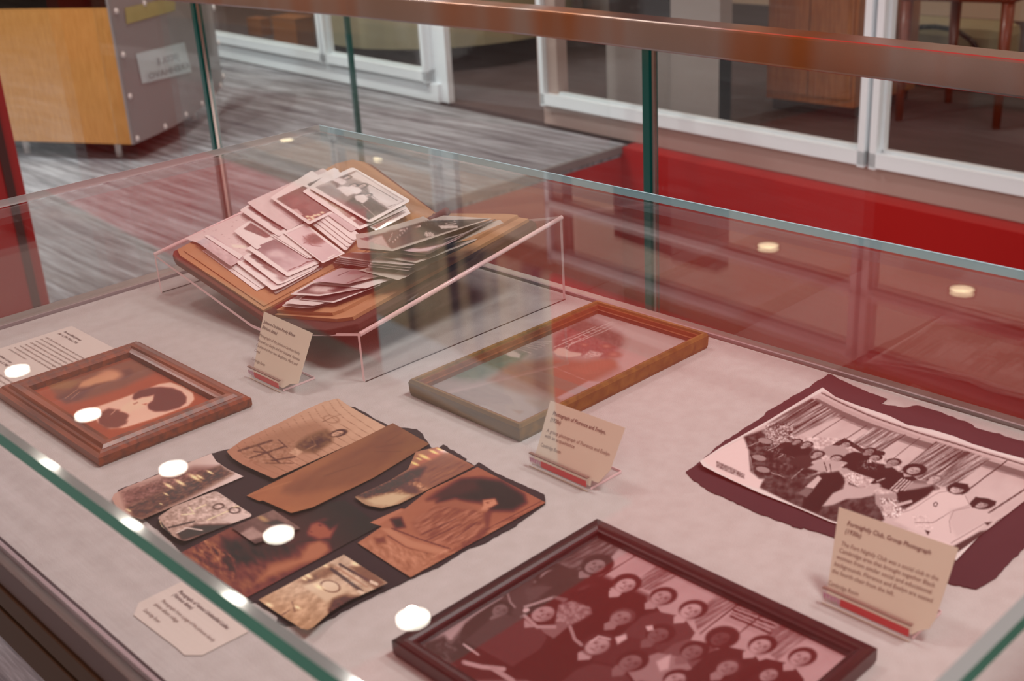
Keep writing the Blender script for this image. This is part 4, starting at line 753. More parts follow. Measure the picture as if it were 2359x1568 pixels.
    A.line([(540, 1130), (1070, 800)], 12, bw(205)); A.line([(1170, 720), (1270, 670)], 8, bw(200)); A.line([(1310, 620), (1950, 232)], 4.5, bw(190)); A.line([(1200, 700), (1130, 760), (1160, 860), (1200, 900)], 5, bw(170))
    A.line([(300, 1250), (560, 1090)], 3, bw(150)); A.poly([(330, 1250), (560, 1160), (700, 1300), (560, 1400), (470, 1370)], bw(90), 6); A.tex([(330, 1250), (700, 1160), (760, 1400), (560, 1500), (470, 1370)], 70, 6, 4, .4, 9)
picture(r, f3[0] + .0125, f3[1] - .0125, f3[2] + .0125, f3[3] - .0125, .006, group, 2.2, base=(200, 190, 190), boost=(1.5, 140, 128), gain=1.1, sat=.5)
G().box(f3[0] + .0132, f3[1] - .0132, f3[2] + .0132, f3[3] - .0132, .0085, .0092).build('glass', M['pgl3'], r)

# ------------------------------------------------------------ torn backing pages and the prints on them
def torn(name, label, pts, m, z0=.0004, z1=.0011, seed=1, rough=1.2, cat='album page', flaps=None):
    r_ = np.random.default_rng(seed); out = []
    for (ax, ay), (bx, by) in zip(pts, pts[1:] + pts[:1]):
        n = max(1, int(math.hypot(bx - ax, by - ay) / 9))
        for i in range(n):
            t = i / n; out.append((ax + (bx - ax) * t + r_.normal(0, rough) * (i > 0), ay + (by - ay) * t + r_.normal(0, rough) * (i > 0)))
    w = [at(x, y, z1) for x, y in out]; c = np.mean(w, 0); e = empty(name, label, cat, (c[0], c[1], 0))
    G().hexa([(p[0], p[1], z0) for p in w], [(p[0], p[1], z1) for p in w]).build('paper', m, e); return e
torn('album_page', 'torn maroon black album page under the black and white club photograph', [(1909, 860), (1950, 880), (2005, 905), (2044, 918), (2026, 930), (2082, 938), (2112, 933), (2160, 946), (2240, 977), (2246, 984), (2330, 1008), (2420, 1035), (2520, 1070), (2400, 1220), (2330, 1290), (2295, 1330), (2250, 1356), (2192, 1345), (2100, 1310), (1910, 1233), (1852, 1214), (1846, 1217), (1760, 1186), (1630, 1128), (1598, 1106), (1580, 1086), (1612, 1062), (1665, 1018), (1760, 957), (1765, 948), (1840, 905)], M['matr'], rough=1.)
torn('album_page', 'torn black album page carrying the collage of sepia photographs', [(486, 1044), (540, 1030), (620, 990), (650, 974), (655, 969), (696, 957), (780, 935), (818, 937), (895, 980), (960, 988), (974, 999), (993, 1030), (1008, 1034), (1021, 1023), (1075, 1056), (1073, 1062), (1093, 1072), (1103, 1064), (1147, 1091), (1254, 1138), (1256, 1160), (1180, 1215), (1112, 1252), (1080, 1262), (1009, 1306), (996, 1310), (946, 1332), (893, 1357), (820, 1392), (726, 1442), (660, 1441), (636, 1435), (640, 1420), (588, 1386), (574, 1388), (500, 1330), (420, 1272), (400, 1252), (340, 1200), (268, 1150), (272, 1128)], M['mat'], seed=4, rough=.9)

# the club photograph
def club(A):
    A.org = np.array([1559., 820.]); A.k = 2.9475
    s = lambda v: (v * .97, v * .84, v * .825)
    A.C[:] = (216, 204, 200)
    inner = [(1000, 232), (1120, 300), (1300, 385), (1480, 452), (1640, 505), (1880, 575), (2040, 625), (2358, 715), (2700, 815), (2560, 830), (2340, 1020), (1890, 1345), (1800, 1330), (1560, 1230), (1055, 1118), (800, 1010), (560, 900), (420, 860), (300, 790), (200, 730), (180, 700)]
    A.poly(inner, s(214), 1.2); mk = polymask(A.P, A.q(inner), 1.)
    keep = np.tile(np.array([216., 204, 200]), (len(A.P), 1))
    A.noise(6, 40, 20, -.5, 2)
    for i, (a, b, w) in enumerate((((975, 245), (2358, 690), 5), ((975, 262), (2358, 708), 10))): pass
    top = [(985, 250), (1120, 320), (1300, 400), (1480, 465), (1640, 520), (1880, 590), (2040, 640), (2358, 735), (2700, 840)]
    A.line(top, 3.2, s(130)); A.line([(x - 18, y + 30) for x, y in top], 9, s(206)); A.line([(x - 34, y + 58) for x, y in top], 14, s(150)); A.line([(x - 46, y + 82) for x, y in top], 4, s(176))
    for p in ([(915, 285), (1115, 400), (800, 545), (600, 480), (640, 440)], [(1335, 480), (1560, 540), (1370, 650), (1190, 590)], [(1760, 580), (1975, 650), (1700, 850), (1500, 790)], [(1985, 650), (2130, 700), (1860, 900), (1720, 860)]):
        A.poly(p, s(160), 2); A.tex(p, 74, 3.2, 60, 1.03, 3); A.tex(p, 40, 1.6, 60, 1.03, 8)
    for a, b, w in (((1140, 412), (920, 552), 1.6), ((1290, 470), (1120, 580), 1.8), ((1550, 532), (1390, 640), 1.5), ((1650, 555), (1475, 690), 1.5), ((1765, 582), (1515, 785), 1.6), ((1975, 652), (1700, 840), 5), ((2240, 712), (1935, 940), 3.2), ((2400, 880), (2120, 1062), 4), ((2480, 930), (2160, 1130), 1.4)): A.line([a, b], w, s(116))
    A.poly([(560, 890), (600, 830), (700, 800), (880, 830), (1000, 780), (1350, 940), (1410, 1110), (1260, 1200), (1060, 1128), (800, 1010)], s(112), 2); A.tex([(560, 890), (600, 830), (1000, 780), (1350, 940), (1410, 1110), (1060, 1128)], 30, 12, 8, -.5, 5)
    A.poly([(150, 712), (440, 560), (500, 590), (505, 650), (495, 700), (530, 800), (580, 835), (560, 900), (430, 870), (300, 800)], s(232), 2); A.poly([(270, 712), (380, 760), (460, 800), (458, 832), (330, 780), (268, 750)], s(170), 1.5); A.tex([(270, 712), (460, 800), (458, 832), (268, 750)], 60, 4, 3, 0, 2)
    A.poly([(455, 545), (620, 490), (800, 560), (960, 640), (1000, 760), (880, 830), (560, 830), (500, 780), (490, 640)], s(108), 3); A.tex([(455, 545), (620, 490), (800, 560), (960, 640), (1000, 760), (880, 830), (560, 830), (500, 780), (490, 640)], 40, 8, 6, 0, 9)
    for c, rx, ry in (((690, 570), 30, 24), ((640, 520), 18, 14), ((750, 490), 16, 10)): A.ell(c, rx, ry, s(182), soft=.25)
    A.tex([(600, 460), (790, 450), (800, 560), (740, 680), (600, 640)], 90, 2.6, 2.2, 0, 3)
    for c in ((560, 690), (585, 770), (600, 575)): A.ell(c, 17, 13, s(176), soft=.1); A.ell(c, 17, 13, s(90), ring=.14, al=.7)
    for a, b in (((470, 620), (560, 580)), ((640, 790), (730, 820)), ((690, 690), (760, 640)), ((500, 680), (520, 800)), ((620, 640), (700, 600)), ((780, 830), (860, 760)), ((760, 670), (850, 720))): A.line([a, b], 1.6, s(190))
    A.line([(1020, 640), (1140, 570), (1260, 640), (1400, 660)], 10, s(96)); A.tex([(780, 540), (1200, 560), (1560, 760), (1740, 900), (1500, 980), (1300, 960), (880, 760)], 40, 6, 5, 0, 12)
    def P(x, y, w, f=200, h=74, d=90, **k): A.person((x, y), w, s(f), s(h), s(d), dark=s(84), **k)
    P(820, 580, 17, 176, 90, 96, blen=2.5); P(885, 600, 20, 186, 86, 88); P(1150, 600, 20, 188, 70, 188); P(1310, 645, 22, 170, 70, 80); P(960, 665, 22, 190, 80, 104); P(1345, 690, 24, 186, 74, 84); P(1470, 722, 26, 180, 84, 90); P(1085, 695, 24, 196, 80, 206, blen=2.2)
    P(1610, 775, 32, 200, 66, 84, hairw=1.2); P(1755, 835, 26, 206, 150, 150)
    A.poly([(890, 760), (960, 715), (1060, 710), (1140, 720), (1100, 760), (980, 785)], s(200), 2); A.line([(1000, 720), (1020, 780)], 2, s(80)); A.line([(1040, 735), (1050, 790)], 2, s(80))
    A.poly([(980, 800), (1100, 780), (1140, 830), (1110, 900), (1050, 960), (960, 1060), (850, 1030), (870, 950)], s(84), 3); A.poly([(870, 890), (960, 810), (985, 830), (930, 900)], s(214), 1.5); A.poly([(820, 930), (880, 890), (930, 910), (880, 960)], s(150), 2)
    A.poly([(985, 1020), (1060, 930), (1130, 900), (1150, 820), (1170, 870), (1230, 890), (1340, 900), (1335, 945), (1250, 965), (1150, 970), (1060, 1010)], s(206), 2); A.tex([(1150, 790), (1240, 790), (1250, 880), (1160, 870)], 70, 2.5, 2.5, 0, 3)
    A.poly([(1105, 770), (1150, 755), (1200, 790), (1140, 800)], s(196), 2); A.poly([(1280, 880), (1370, 860), (1390, 880), (1330, 910)], s(204), 2); A.tex([(1210, 700), (1360, 700), (1370, 780), (1230, 770)], 100, 3, 2.5, 0, 14); A.poly([(1185, 700), (1230, 660), (1300, 690), (1200, 740)], s(76), 3)
    for i in range(5): A.line([(1450 + i * 24, 905 - i * -2), (1530 + i * 18, 830 + i * 6)], 3, s(214))
    A.line([(1360, 850), (1410, 830)], 3, s(190)); A.poly([(1460, 905), (1510, 900), (1500, 930)], s(216), 1); A.poly([(1550, 905), (1590, 860), (1720, 870), (1720, 900), (1640, 910)], s(184), 3); A.poly([(1490, 930), (1740, 880), (1760, 920), (1600, 1010), (1540, 1040), (1500, 1000)], s(80), 3)
    A.poly([(1345, 940), (1480, 930), (1500, 960), (1420, 1000), (1400, 1060), (1350, 1000)], s(186), 2); A.tex([(1380, 960), (1560, 980), (1560, 1100), (1400, 1090)], 120, 3, 3, 0, 15); A.poly([(1390, 1010), (1460, 990), (1480, 1060), (1420, 1080)], s(210), 2, .8); A.line([(1500, 1010), (1590, 985)], 7, s(208))
    A.poly([(1540, 1050), (1700, 950), (1740, 910), (1850, 900), (1960, 950), (2000, 1020), (2130, 1080), (2110, 1130), (1960, 1250), (1870, 1290), (1600, 1180), (1480, 1120)], s(226), 3); A.poly([(1880, 1290), (2060, 1190), (2110, 1180), (1920, 1345)], s(110), 2); A.line([(1620, 1130), (1740, 1130), (1815, 1085)], 1.2, s(110)); A.line([(1860, 1270), (2100, 1130)], 1.6, s(150)); A.tex([(1600, 1080), (1700, 1080), (1750, 1180), (1620, 1160)], 30, 3, 2, 0, 4)
    A.line([(1850, 915), (1780, 925), (1720, 960), (1600, 1040), (1540, 1060)], 1.6, s(176)); A.line([(1960, 950), (1990, 1010), (1870, 1050), (1815, 1085)], 1.6, s(170)); A.poly([(1850, 1040), (1990, 1010), (2130, 1080), (2110, 1125), (1900, 1230), (1860, 1150)], s(212), 4, .7); A.line([(1990, 1025), (1880, 1050), (1850, 1120), (1860, 1200)], 1.4, s(172))
    P(1905, 905, 32, 214, 80, 226, hairw=1.12, body=False); P(2070, 1005, 32, 200, 70, 222, hairw=1.15, body=False); A.poly([(1990, 1000), (2030, 955), (2170, 985), (2160, 1015), (2060, 990), (2010, 1030)], s(70), 1.5); A.poly([(1850, 880), (1890, 855), (1980, 870), (1970, 910)], s(86), 1.5)
    A.line([(1745, 1000), (1760, 990), (1772, 1000), (1762, 1020), (1745, 1015), (1745, 1000)], 1.8, s(60)); A.poly([(1685, 1180), (1720, 1190), (1705, 1215)], s(80), 1); A.poly([(2090, 1130), (2140, 1125), (2110, 1150)], s(90), 1.5); A.poly([(1570, 1180), (1860, 1270), (1840, 1330), (1560, 1230)], s(232), 3)
    A.C = keep * (1 - mk[:, None]) + A.C * mk[:, None]
ob = sheet('photograph', [(1895, 892), (2445, 1082), (2203, 1290), (1612, 1064)], (0, 0, 0), ZU, .0025, M['pmatte'], club, (216, 204, 200), step=1.9, fr=frame2((1950, 1070)), boost=(1.45, 160, 150), gain=1.12, sat=.4,
    edges=dict(top=[(1895, 892), (1925, 914), (1975, 933), (2050, 958), (2090, 978), (2150, 990), (2200, 1005), (2240, 1022), (2300, 1040), (2359, 1056), (2445, 1082)], right=[(2445, 1082), (2359, 1154), (2255, 1235), (2203, 1290)], left=[(1895, 892), (1770, 968), (1660, 1030), (1612, 1062)], bottom=[(1612, 1062), (1620, 1073), (1655, 1091), (1700, 1112), (1750, 1135), (1830, 1166), (1917, 1203), (2060, 1243), (2203, 1290)]),
    lift=lambda u, v: .004 * (1 - v) ** 2 * np.exp(-((u - .45) / .3) ** 2) + .004 * (1 - u) ** 6 + .002 * np.sin(u * 7) ** 2 * (1 - v) ** 2)
tag(ob, 'black and white photograph of a seated women\'s club group with wavy white borders', 'photograph')

# collage prints
def cprint(quad, label, paint, h, base=(190, 150, 122), lift=None, rnd=0, mat='pmatte', edges=None, org=(240, 900), k=3.364, step=2.):
    def art(A):
        A.org = np.array(org, float); A.k = k; paint(A)
    ob = sheet('photograph', quad, O0, ZU, h, M[mat], art, base, step=step, fr=frame2(np.mean(quad, 0)), lift=lift, rnd=rnd, edges=edges, boost=(1.5, 148, 132), sat=.72, gain=1.05)
    return tag(ob, label, 'photograph', 'sepia photographs on the black album page')
K4 = (560, 1000), 3.186
sp_ = lambda v: (v, v * .76, v * .6)
def siding(A):
    A.grad((1800, 60), (1300, 660), (206, 174, 146), (186, 140, 112)); A.noise(5, 30, 12, -.4, 2)
    for i in range(15):
        x, y = 1800 - i * 55, 60 + i * 26; A.line([(x, y), (x + 40, y + 60), (x + 120, y + 130), (x + 330, y + 270 - i * 3)], .9, (146, 106, 80), .8)
    A.poly([(1100, 420), (1400, 290), (1640, 230), (1760, 290), (1700, 400), (1300, 600), (1060, 500)], (176, 136, 108), 8, .8)
    A.poly([(1470, 450), (1500, 400), (1570, 350), (1660, 315), (1720, 300), (1780, 335), (1770, 400), (1700, 440), (1640, 480), (1540, 475)], (146, 112, 84), 5); A.poly([(1560, 440), (1600, 380), (1690, 350), (1740, 380), (1660, 450)], (120, 88, 62), 5, .8); A.line([(1600, 350), (1640, 420), (1560, 460)], 2, (170, 134, 106), .8); A.tex([(1480, 420), (1700, 310), (1800, 360), (1650, 480)], 24, 5, 4, 0, 3); A.person((1810, 330), 17, (206, 170, 142), (116, 80, 56), (122, 90, 62), body=False, hairw=1.1); A.poly([(1430, 480), (1480, 440), (1540, 470), (1500, 500)], (206, 170, 140), 2)
    for a, b, w in (((1040, 465), (1300, 385), 5), ((1130, 520), (1400, 430), 4), ((1200, 430), (1360, 560), 4), ((1300, 540), (1480, 510), 4), ((1250, 560), (1470, 560), 2), ((1160, 470), (1280, 480), 3), ((1350, 380), (1420, 440), 3)): A.line([a, b], w, (128, 92, 66), .85)
    A.poly([(1600, 560), (1740, 490), (1810, 530), (1680, 610)], (170, 130, 100), 2, .6)
    for i in range(5): A.line([(1610 + i * 14, 560 + i * 12), (1740 + i * 16, 500 + i * 10)], .9, (130, 96, 70))
    A.ell((1760, 220), 15, 9, (176, 138, 110), ring=.2, al=.8); A.line([(1690, 240), (1830, 180)], 1.2, (150, 110, 84)); A.tex([(1040, 430), (1500, 380), (1500, 570), (1100, 560)], 22, 5, 4, 0, 6)
cprint([(522, 1039), (779, 917), (892, 984), (631, 1102)], 'sepia photograph of a seated woman before clapboard siding, topmost of the collage', siding, .0022, edges=dict(top=[(522, 1039), (560, 1012), (640, 975), (700, 945), (745, 925), (779, 917)], right=[(779, 917), (800, 932), (830, 950), (892, 984)], left=[(522, 1039), (536, 1055), (560, 1070), (600, 1088), (631, 1102)]), lift=lambda u, v: .004 * (1 - u) ** 4)
def brown(A):
    A.grad((2240, 250), (1300, 900), (156, 116, 82), (182, 128, 84)); A.poly([(1400, 740), (1900, 480), (2300, 260), (2355, 350), (2100, 640), (1850, 740), (1500, 800), (1380, 790)], (150, 108, 74), 8, .7); A.noise(6, 50, 12, -.45, 5)
    for a, b in (((2100, 440), (2320, 400)), ((2180, 400), (2300, 330)), ((2100, 470), (2300, 470)), ((1700, 660), (2000, 560))): A.line([a, b], 1.6, (136, 100, 72), .7)
    A.line([(1110, 810), (1450, 700)], 3, (190, 138, 96), .6)
cprint([(568, 1141), (905, 974), (989, 1022), (671, 1181)], 'plain tan faded photograph strip overlapping the clapboard portrait', brown, .0034, edges=dict(bottom=[(671, 1181), (720, 1168), (860, 1100), (989, 1022)], left=[(568, 1141), (598, 1154), (605, 1152), (671, 1181)]), lift=lambda u, v: .0025 * (1 - u) ** 3 * v)
def lake(A):
    A.grad((100, 830), (1050, 560), (196, 160, 146), (216, 200, 194)); A.poly([(130, 780), (560, 640), (700, 590), (900, 590), (860, 650), (400, 820), (170, 900)], (150, 104, 96), 8); A.tex([(130, 780), (560, 640), (900, 590), (860, 650), (170, 900)], 46, 6, 3, -.4, 3)
    A.poly([(180, 900), (450, 780), (900, 580), (1000, 640), (700, 800), (300, 990), (230, 980)], (120, 82, 62), 6); A.tex([(180, 900), (450, 780), (900, 580), (1000, 640), (300, 990)], 60, 8, 2.5, -.45, 8)
    for x, y, w in ((500, 735, 11), (590, 710, 12), (700, 670, 14), (740, 665, 9), (820, 630, 8), (440, 875, 4), (190, 925, 6), (480, 800, 6)): A.ell((x, y), w, w * .22, (250, 226, 170), soft=.6)
cprint([(262, 1138), (487, 1044), (561, 1097), (327, 1196)], 'glossy reddish brown waterside photograph at the left corner of the collage', lake, .0028, mat='pgloss', edges=dict(left=[(262, 1138), (258, 1148), (268, 1168), (300, 1188), (327, 1196)], top=[(262, 1138), (290, 1122), (487, 1044)], right=[(487, 1044), (498, 1062), (525, 1080), (561, 1097)]), lift=lambda u, v: .006 * u ** 4 * (1 - v) + .003 * (1 - u) ** 3)
def pram(A):
    A.grad((900, 780), (450, 1100), (206, 186, 176), (186, 160, 146)); A.tex([(415, 980), (870, 770), (1150, 970), (630, 1160)], 50, 7, 5, 0, 3); A.poly([(600, 1160), (560, 1100), (700, 1040), (1000, 1030), (960, 1060)], (84, 50, 46), 4)
    A.ell((885, 895), 8, 7, (120, 90, 84), ring=.3); A.ell((1010, 925), 9, 7, (110, 80, 76), ring=.3); A.poly([(900, 1000), (960, 960), (1060, 950), (1130, 970), (1000, 1030)], (214, 196, 188), 3); A.line([(420, 1000), (520, 1120)], 5, (70, 44, 36)); A.line([(500, 1060), (700, 1010)], 4, (96, 66, 58)); A.line([(560, 1100), (640, 1060), (760, 1080)], 3, (214, 200, 190))
    for a, b in (((800, 1000), (960, 930)), ((600, 960), (700, 950)), ((660, 900), (690, 940)), ((710, 915), (790, 880)), ((430, 1010), (450, 1060)), ((1000, 900), (1060, 890))): A.line([a, b], 2.2, (250, 228, 180), .9)
cprint([(362, 1192), (498, 1130), (584, 1187), (424, 1247)], 'shiny crinkled black and white photograph below the waterside print', pram, .0026, mat='pgloss', rnd=8, edges=dict(left=[(362, 1192), (372, 1212), (395, 1232), (424, 1247)], top=[(362, 1192), (400, 1166), (470, 1140), (498, 1130)]), lift=lambda u, v: .004 * (1 - u) ** 3)
def dim(A):
    A.grad((1320, 930), (1200, 1180), (150, 120, 112), (120, 86, 84)); A.poly([(1240, 1020), (1340, 1000), (1400, 1030), (1300, 1040)], (80, 56, 56), 3); A.poly([(1040, 1110), (1150, 1050), (1200, 1090), (1260, 1120), (1100, 1170)], (178, 150, 142), 3); A.noise(14, 9, 6, 0, 3); A.ell((1230, 990), 12, 4, (190, 160, 110), soft=.6)
cprint([(533, 1214), (630, 1174), (692, 1216), (588, 1252)], 'small dim grey mauve photograph at the centre of the collage', dim, .0046, mat='pgloss')
def lady(A):
    A.org = np.array([560., 1000.]); A.k = 3.186
    A.grad((700, 500), (100, 1150), (84, 38, 22), (150, 92, 54)); A.poly([(-440, 900), (-300, 760), (-60, 640), (200, 780), (400, 800), (600, 860), (300, 1040), (20, 1180)], (150, 98, 62), 14); A.poly([(-160, 760), (180, 760), (420, 800), (300, 900), (0, 960), (-100, 1000)], (96, 50, 26), 12); A.tex([(-440, 900), (-300, 700), (200, 780), (600, 860), (300, 1040), (20, 1180)], 30, 20, 8, .8, 3)
    A.poly([(420, 900), (480, 800), (560, 770), (620, 800), (640, 850), (560, 920), (420, 960), (200, 1040), (80, 1100), (200, 960)], (186, 130, 96), 8); A.line([(390, 790), (620, 770)], 2, (80, 40, 26)); A.poly([(470, 720), (500, 660), (600, 620), (650, 640), (700, 650), (640, 760), (560, 770), (480, 740)], (176, 112, 78), 5); A.poly([(560, 640), (660, 610), (830, 610), (800, 640), (700, 660), (640, 700), (610, 670)], (92, 46, 26), 5); A.ell((565, 668), 4, 1.8, (110, 60, 40), soft=.6, al=.6); A.ell((500, 715), 3, 1.5, (130, 70, 50), soft=.6, al=.6)
    A.tex([(-400, 900), (-300, 760), (-60, 900), (-40, 1100)], 60, 12, 5, .9, 5)
cprint([(415, 1273), (795, 1151), (876, 1210), (568, 1376)], 'dark brown portrait of a woman looking upward low in the collage', lady, .0024, edges=dict(top=[(415, 1273), (530, 1215), (640, 1180), (795, 1151)]))
def yard(A):
    A.org = np.array([560., 1000.]); A.k = 3.186
    A.grad((1400, 100), (900, 520), (176, 122, 84), (180, 150, 116)); A.poly([(1230, 250), (1430, 95), (1480, 130), (1330, 240)], (196, 120, 96), 4); A.poly([(1280, 220), (1480, 150), (1690, 235), (1400, 400), (1240, 350)], (158, 110, 70), 5); A.tex([(1280, 220), (1480, 150), (1690, 235), (1400, 400)], 20, 30, 3, -.5, 3); A.poly([(830, 450), (1100, 330), (1230, 260), (1340, 240), (1300, 310), (1100, 420), (900, 470)], (96, 54, 28), 5); A.tex([(830, 450), (1230, 260), (1350, 400), (1050, 530)], 60, 5, 3, -.4, 8)
    A.poly([(900, 480), (1080, 430), (1250, 440), (1090, 530), (960, 520)], (206, 184, 146), 5); A.ell((1220, 400), 22, 12, (110, 66, 36), soft=.4, al=.8)
    for x, y, w in ((1260, 215, 9), (1330, 165, 12), (1400, 130, 10), (1440, 110, 7), (1290, 180, 6)): A.ell((x, y), w, w * .3, (252, 222, 130), soft=.6)  # yellow highlights of the shiny surface painted into the print
cprint([(817, 1144), (1008, 1029), (1093, 1073), (880, 1170)], 'glossy yellowish yard photograph with torn lower left edge in the collage', yard, .0026, mat='pgloss', edges=dict(left=[(817, 1144), (835, 1158), (848, 1164), (880, 1170)], top=[(817, 1144), (900, 1105), (940, 1080), (958, 1040), (1008, 1029)], bottom=[(880, 1170), (920, 1160), (1000, 1120), (1093, 1073)]), lift=lambda u, v: .003 * u ** 3 * (1 - v) + .002 * (1 - u) ** 3)
def hat(A):
    A.org = np.array([560., 1000.]); A.k = 3.186
    A.grad((1700, 240), (1000, 1000), (176, 118, 90), (184, 130, 98)); A.noise(5, 40, 14, -.5, 2)
    A.poly([(1600, 330), (1750, 320), (1900, 340), (2060, 440), (2080, 500), (1980, 560), (1800, 560), (1750, 500), (1560, 480), (1420, 500), (1480, 420)], (90, 46, 30), 7); A.poly([(1430, 420), (1560, 350), (1700, 330), (1740, 400), (1600, 450), (1500, 470), (1350, 480)], (110, 62, 42), 8)
    A.poly([(1760, 480), (1850, 470), (1870, 510), (1800, 550), (1740, 570), (1760, 520)], (206, 150, 118), 3); A.ell((1795, 503), 3, 1.4, (110, 60, 46), soft=.6, al=.7); A.ell((1806, 540), 3, 1.2, (130, 66, 52), soft=.6, al=.6); A.line([(1775, 500), (1830, 488)], 1, (120, 70, 52), .6); A.poly([(1700, 560), (1800, 545), (1780, 590), (1720, 600)], (196, 142, 112), 3)
    A.poly([(1230, 650), (1400, 520), (1560, 470), (1740, 560), (1790, 620), (1780, 680), (1640, 820), (1400, 800), (1260, 720)], (172, 118, 92), 5); A.tex([(1230, 650), (1400, 520), (1740, 560), (1790, 660), (1640, 820), (1400, 800)], 34, 26, 4, -.55, 3); A.poly([(1760, 570), (1830, 560), (1800, 700), (1640, 860), (1560, 860), (1780, 680)], (140, 86, 56), 4, .8)
    A.poly([(1010, 690), (1080, 690), (1240, 780), (1500, 850), (1520, 880), (1400, 870), (1200, 820), (1060, 730)], (196, 144, 112), 3); A.line([(1090, 690), (1300, 770), (1520, 840)], 3, (120, 70, 46), .7); A.line([(1060, 740), (1200, 830), (1380, 880)], 2.5, (120, 70, 46), .7); A.poly([(1080, 620), (1160, 610), (1190, 680), (1120, 690)], (96, 50, 34), 5)
    A.poly([(850, 810), (1010, 740), (1180, 830), (1420, 880), (1400, 960), (1240, 1040), (1050, 960)], (190, 138, 106), 5); A.tex([(850, 810), (1010, 740), (1180, 830), (1420, 880), (1240, 1040)], 26, 12, 5, 1., 4); A.poly([(940, 650), (1120, 540), (1180, 560), (980, 670)], (190, 134, 104), 2); A.tex([(1380, 900), (1700, 740), (2200, 500), (2100, 600), (1250, 1040)], 30, 14, 4, -.5, 5); A.poly([(960, 760), (1040, 750), (1050, 800), (980, 800)], (150, 96, 70), 4)
    for a, b in (((1780, 700), (2190, 490)), ((1600, 860), (2150, 560)), ((1300, 740), (1560, 620)), ((1340, 780), (1600, 660)), ((1560, 760), (1720, 640))): A.line([a, b], 1.8, (120, 70, 44), .7)
cprint([(852, 1203), (1100, 1075), (1257, 1157), (946, 1329)], 'large brown portrait of a seated woman in a wide dark hat', hat, .0026, edges=dict(left=[(852, 1203), (880, 1212), (824, 1250), (900, 1300), (946, 1329)], top=[(852, 1203), (925, 1170), (932, 1172), (985, 1130), (1040, 1105), (1100, 1075)]))
def room(A):
    A.org = np.array([560., 1000.]); A.k = 3.186
    A.grad((740, 880), (450, 1420), (206, 184, 160), (196, 160, 122)); A.noise(10, 14, 8, -.5, 3); A.poly([(400, 1080), (640, 960), (700, 990), (520, 1110)], (140, 98, 66), 6, .8); A.tex([(120, 1220), (740, 880), (1050, 1090), (430, 1420)], 26, 12, 6, -.5, 8)
    for i, w in enumerate((8, 4, 6)): A.line([(650 + i * 30, 990 - i * 18), (870 + i * 40, 1150 - i * 30)], w, (112, 74, 52) if i != 1 else (190, 150, 120))
    A.poly([(440, 1110), (580, 1060), (790, 1130), (610, 1230)], (214, 192, 162), 4); A.ell((640, 1115), 20, 12, (216, 196, 168), soft=.2); A.ell((640, 1115), 20, 12, (150, 110, 84), ring=.15); A.poly([(620, 1290), (660, 1210), (740, 1180), (860, 1190), (760, 1260), (640, 1340)], (120, 80, 56), 5); A.tex([(620, 1290), (740, 1180), (860, 1190), (640, 1340)], 50, 6, 5, 0, 5); A.poly([(780, 970), (900, 960), (1050, 1090), (980, 1140), (900, 1080)], (136, 92, 62), 5, .8)
    for a, b, w in (((850, 1150), (880, 1165), 7), ((940, 1080), (980, 1100), 7), ((280, 1330), (340, 1290), 3), ((360, 1230), (380, 1300), 3)): A.line([a, b], w, (220, 200, 176) if w > 3 else (140, 98, 70))
    for x, y, w in ((480, 1040, 9), (600, 960, 7), (560, 1120, 10), (190, 1250, 8), (820, 950, 8), (400, 1270, 7), (450, 1060, 6)): A.ell((x, y), w, w * .4, (250, 228, 180), soft=.7)
cprint([(596, 1381), (792, 1277), (893, 1342), (709, 1450)], 'glossy curled cream interior photograph at the bottom edge of the collage', room, .0034, mat='pgloss', edges=dict(left=[(596, 1381), (622, 1400), (660, 1425), (694, 1447), (709, 1450)], bottom=[(709, 1450), (723, 1443), (760, 1410), (800, 1385), (893, 1342)]), lift=lambda u, v: .006 * v ** 3 * (1 - u) + .003 * u ** 4)

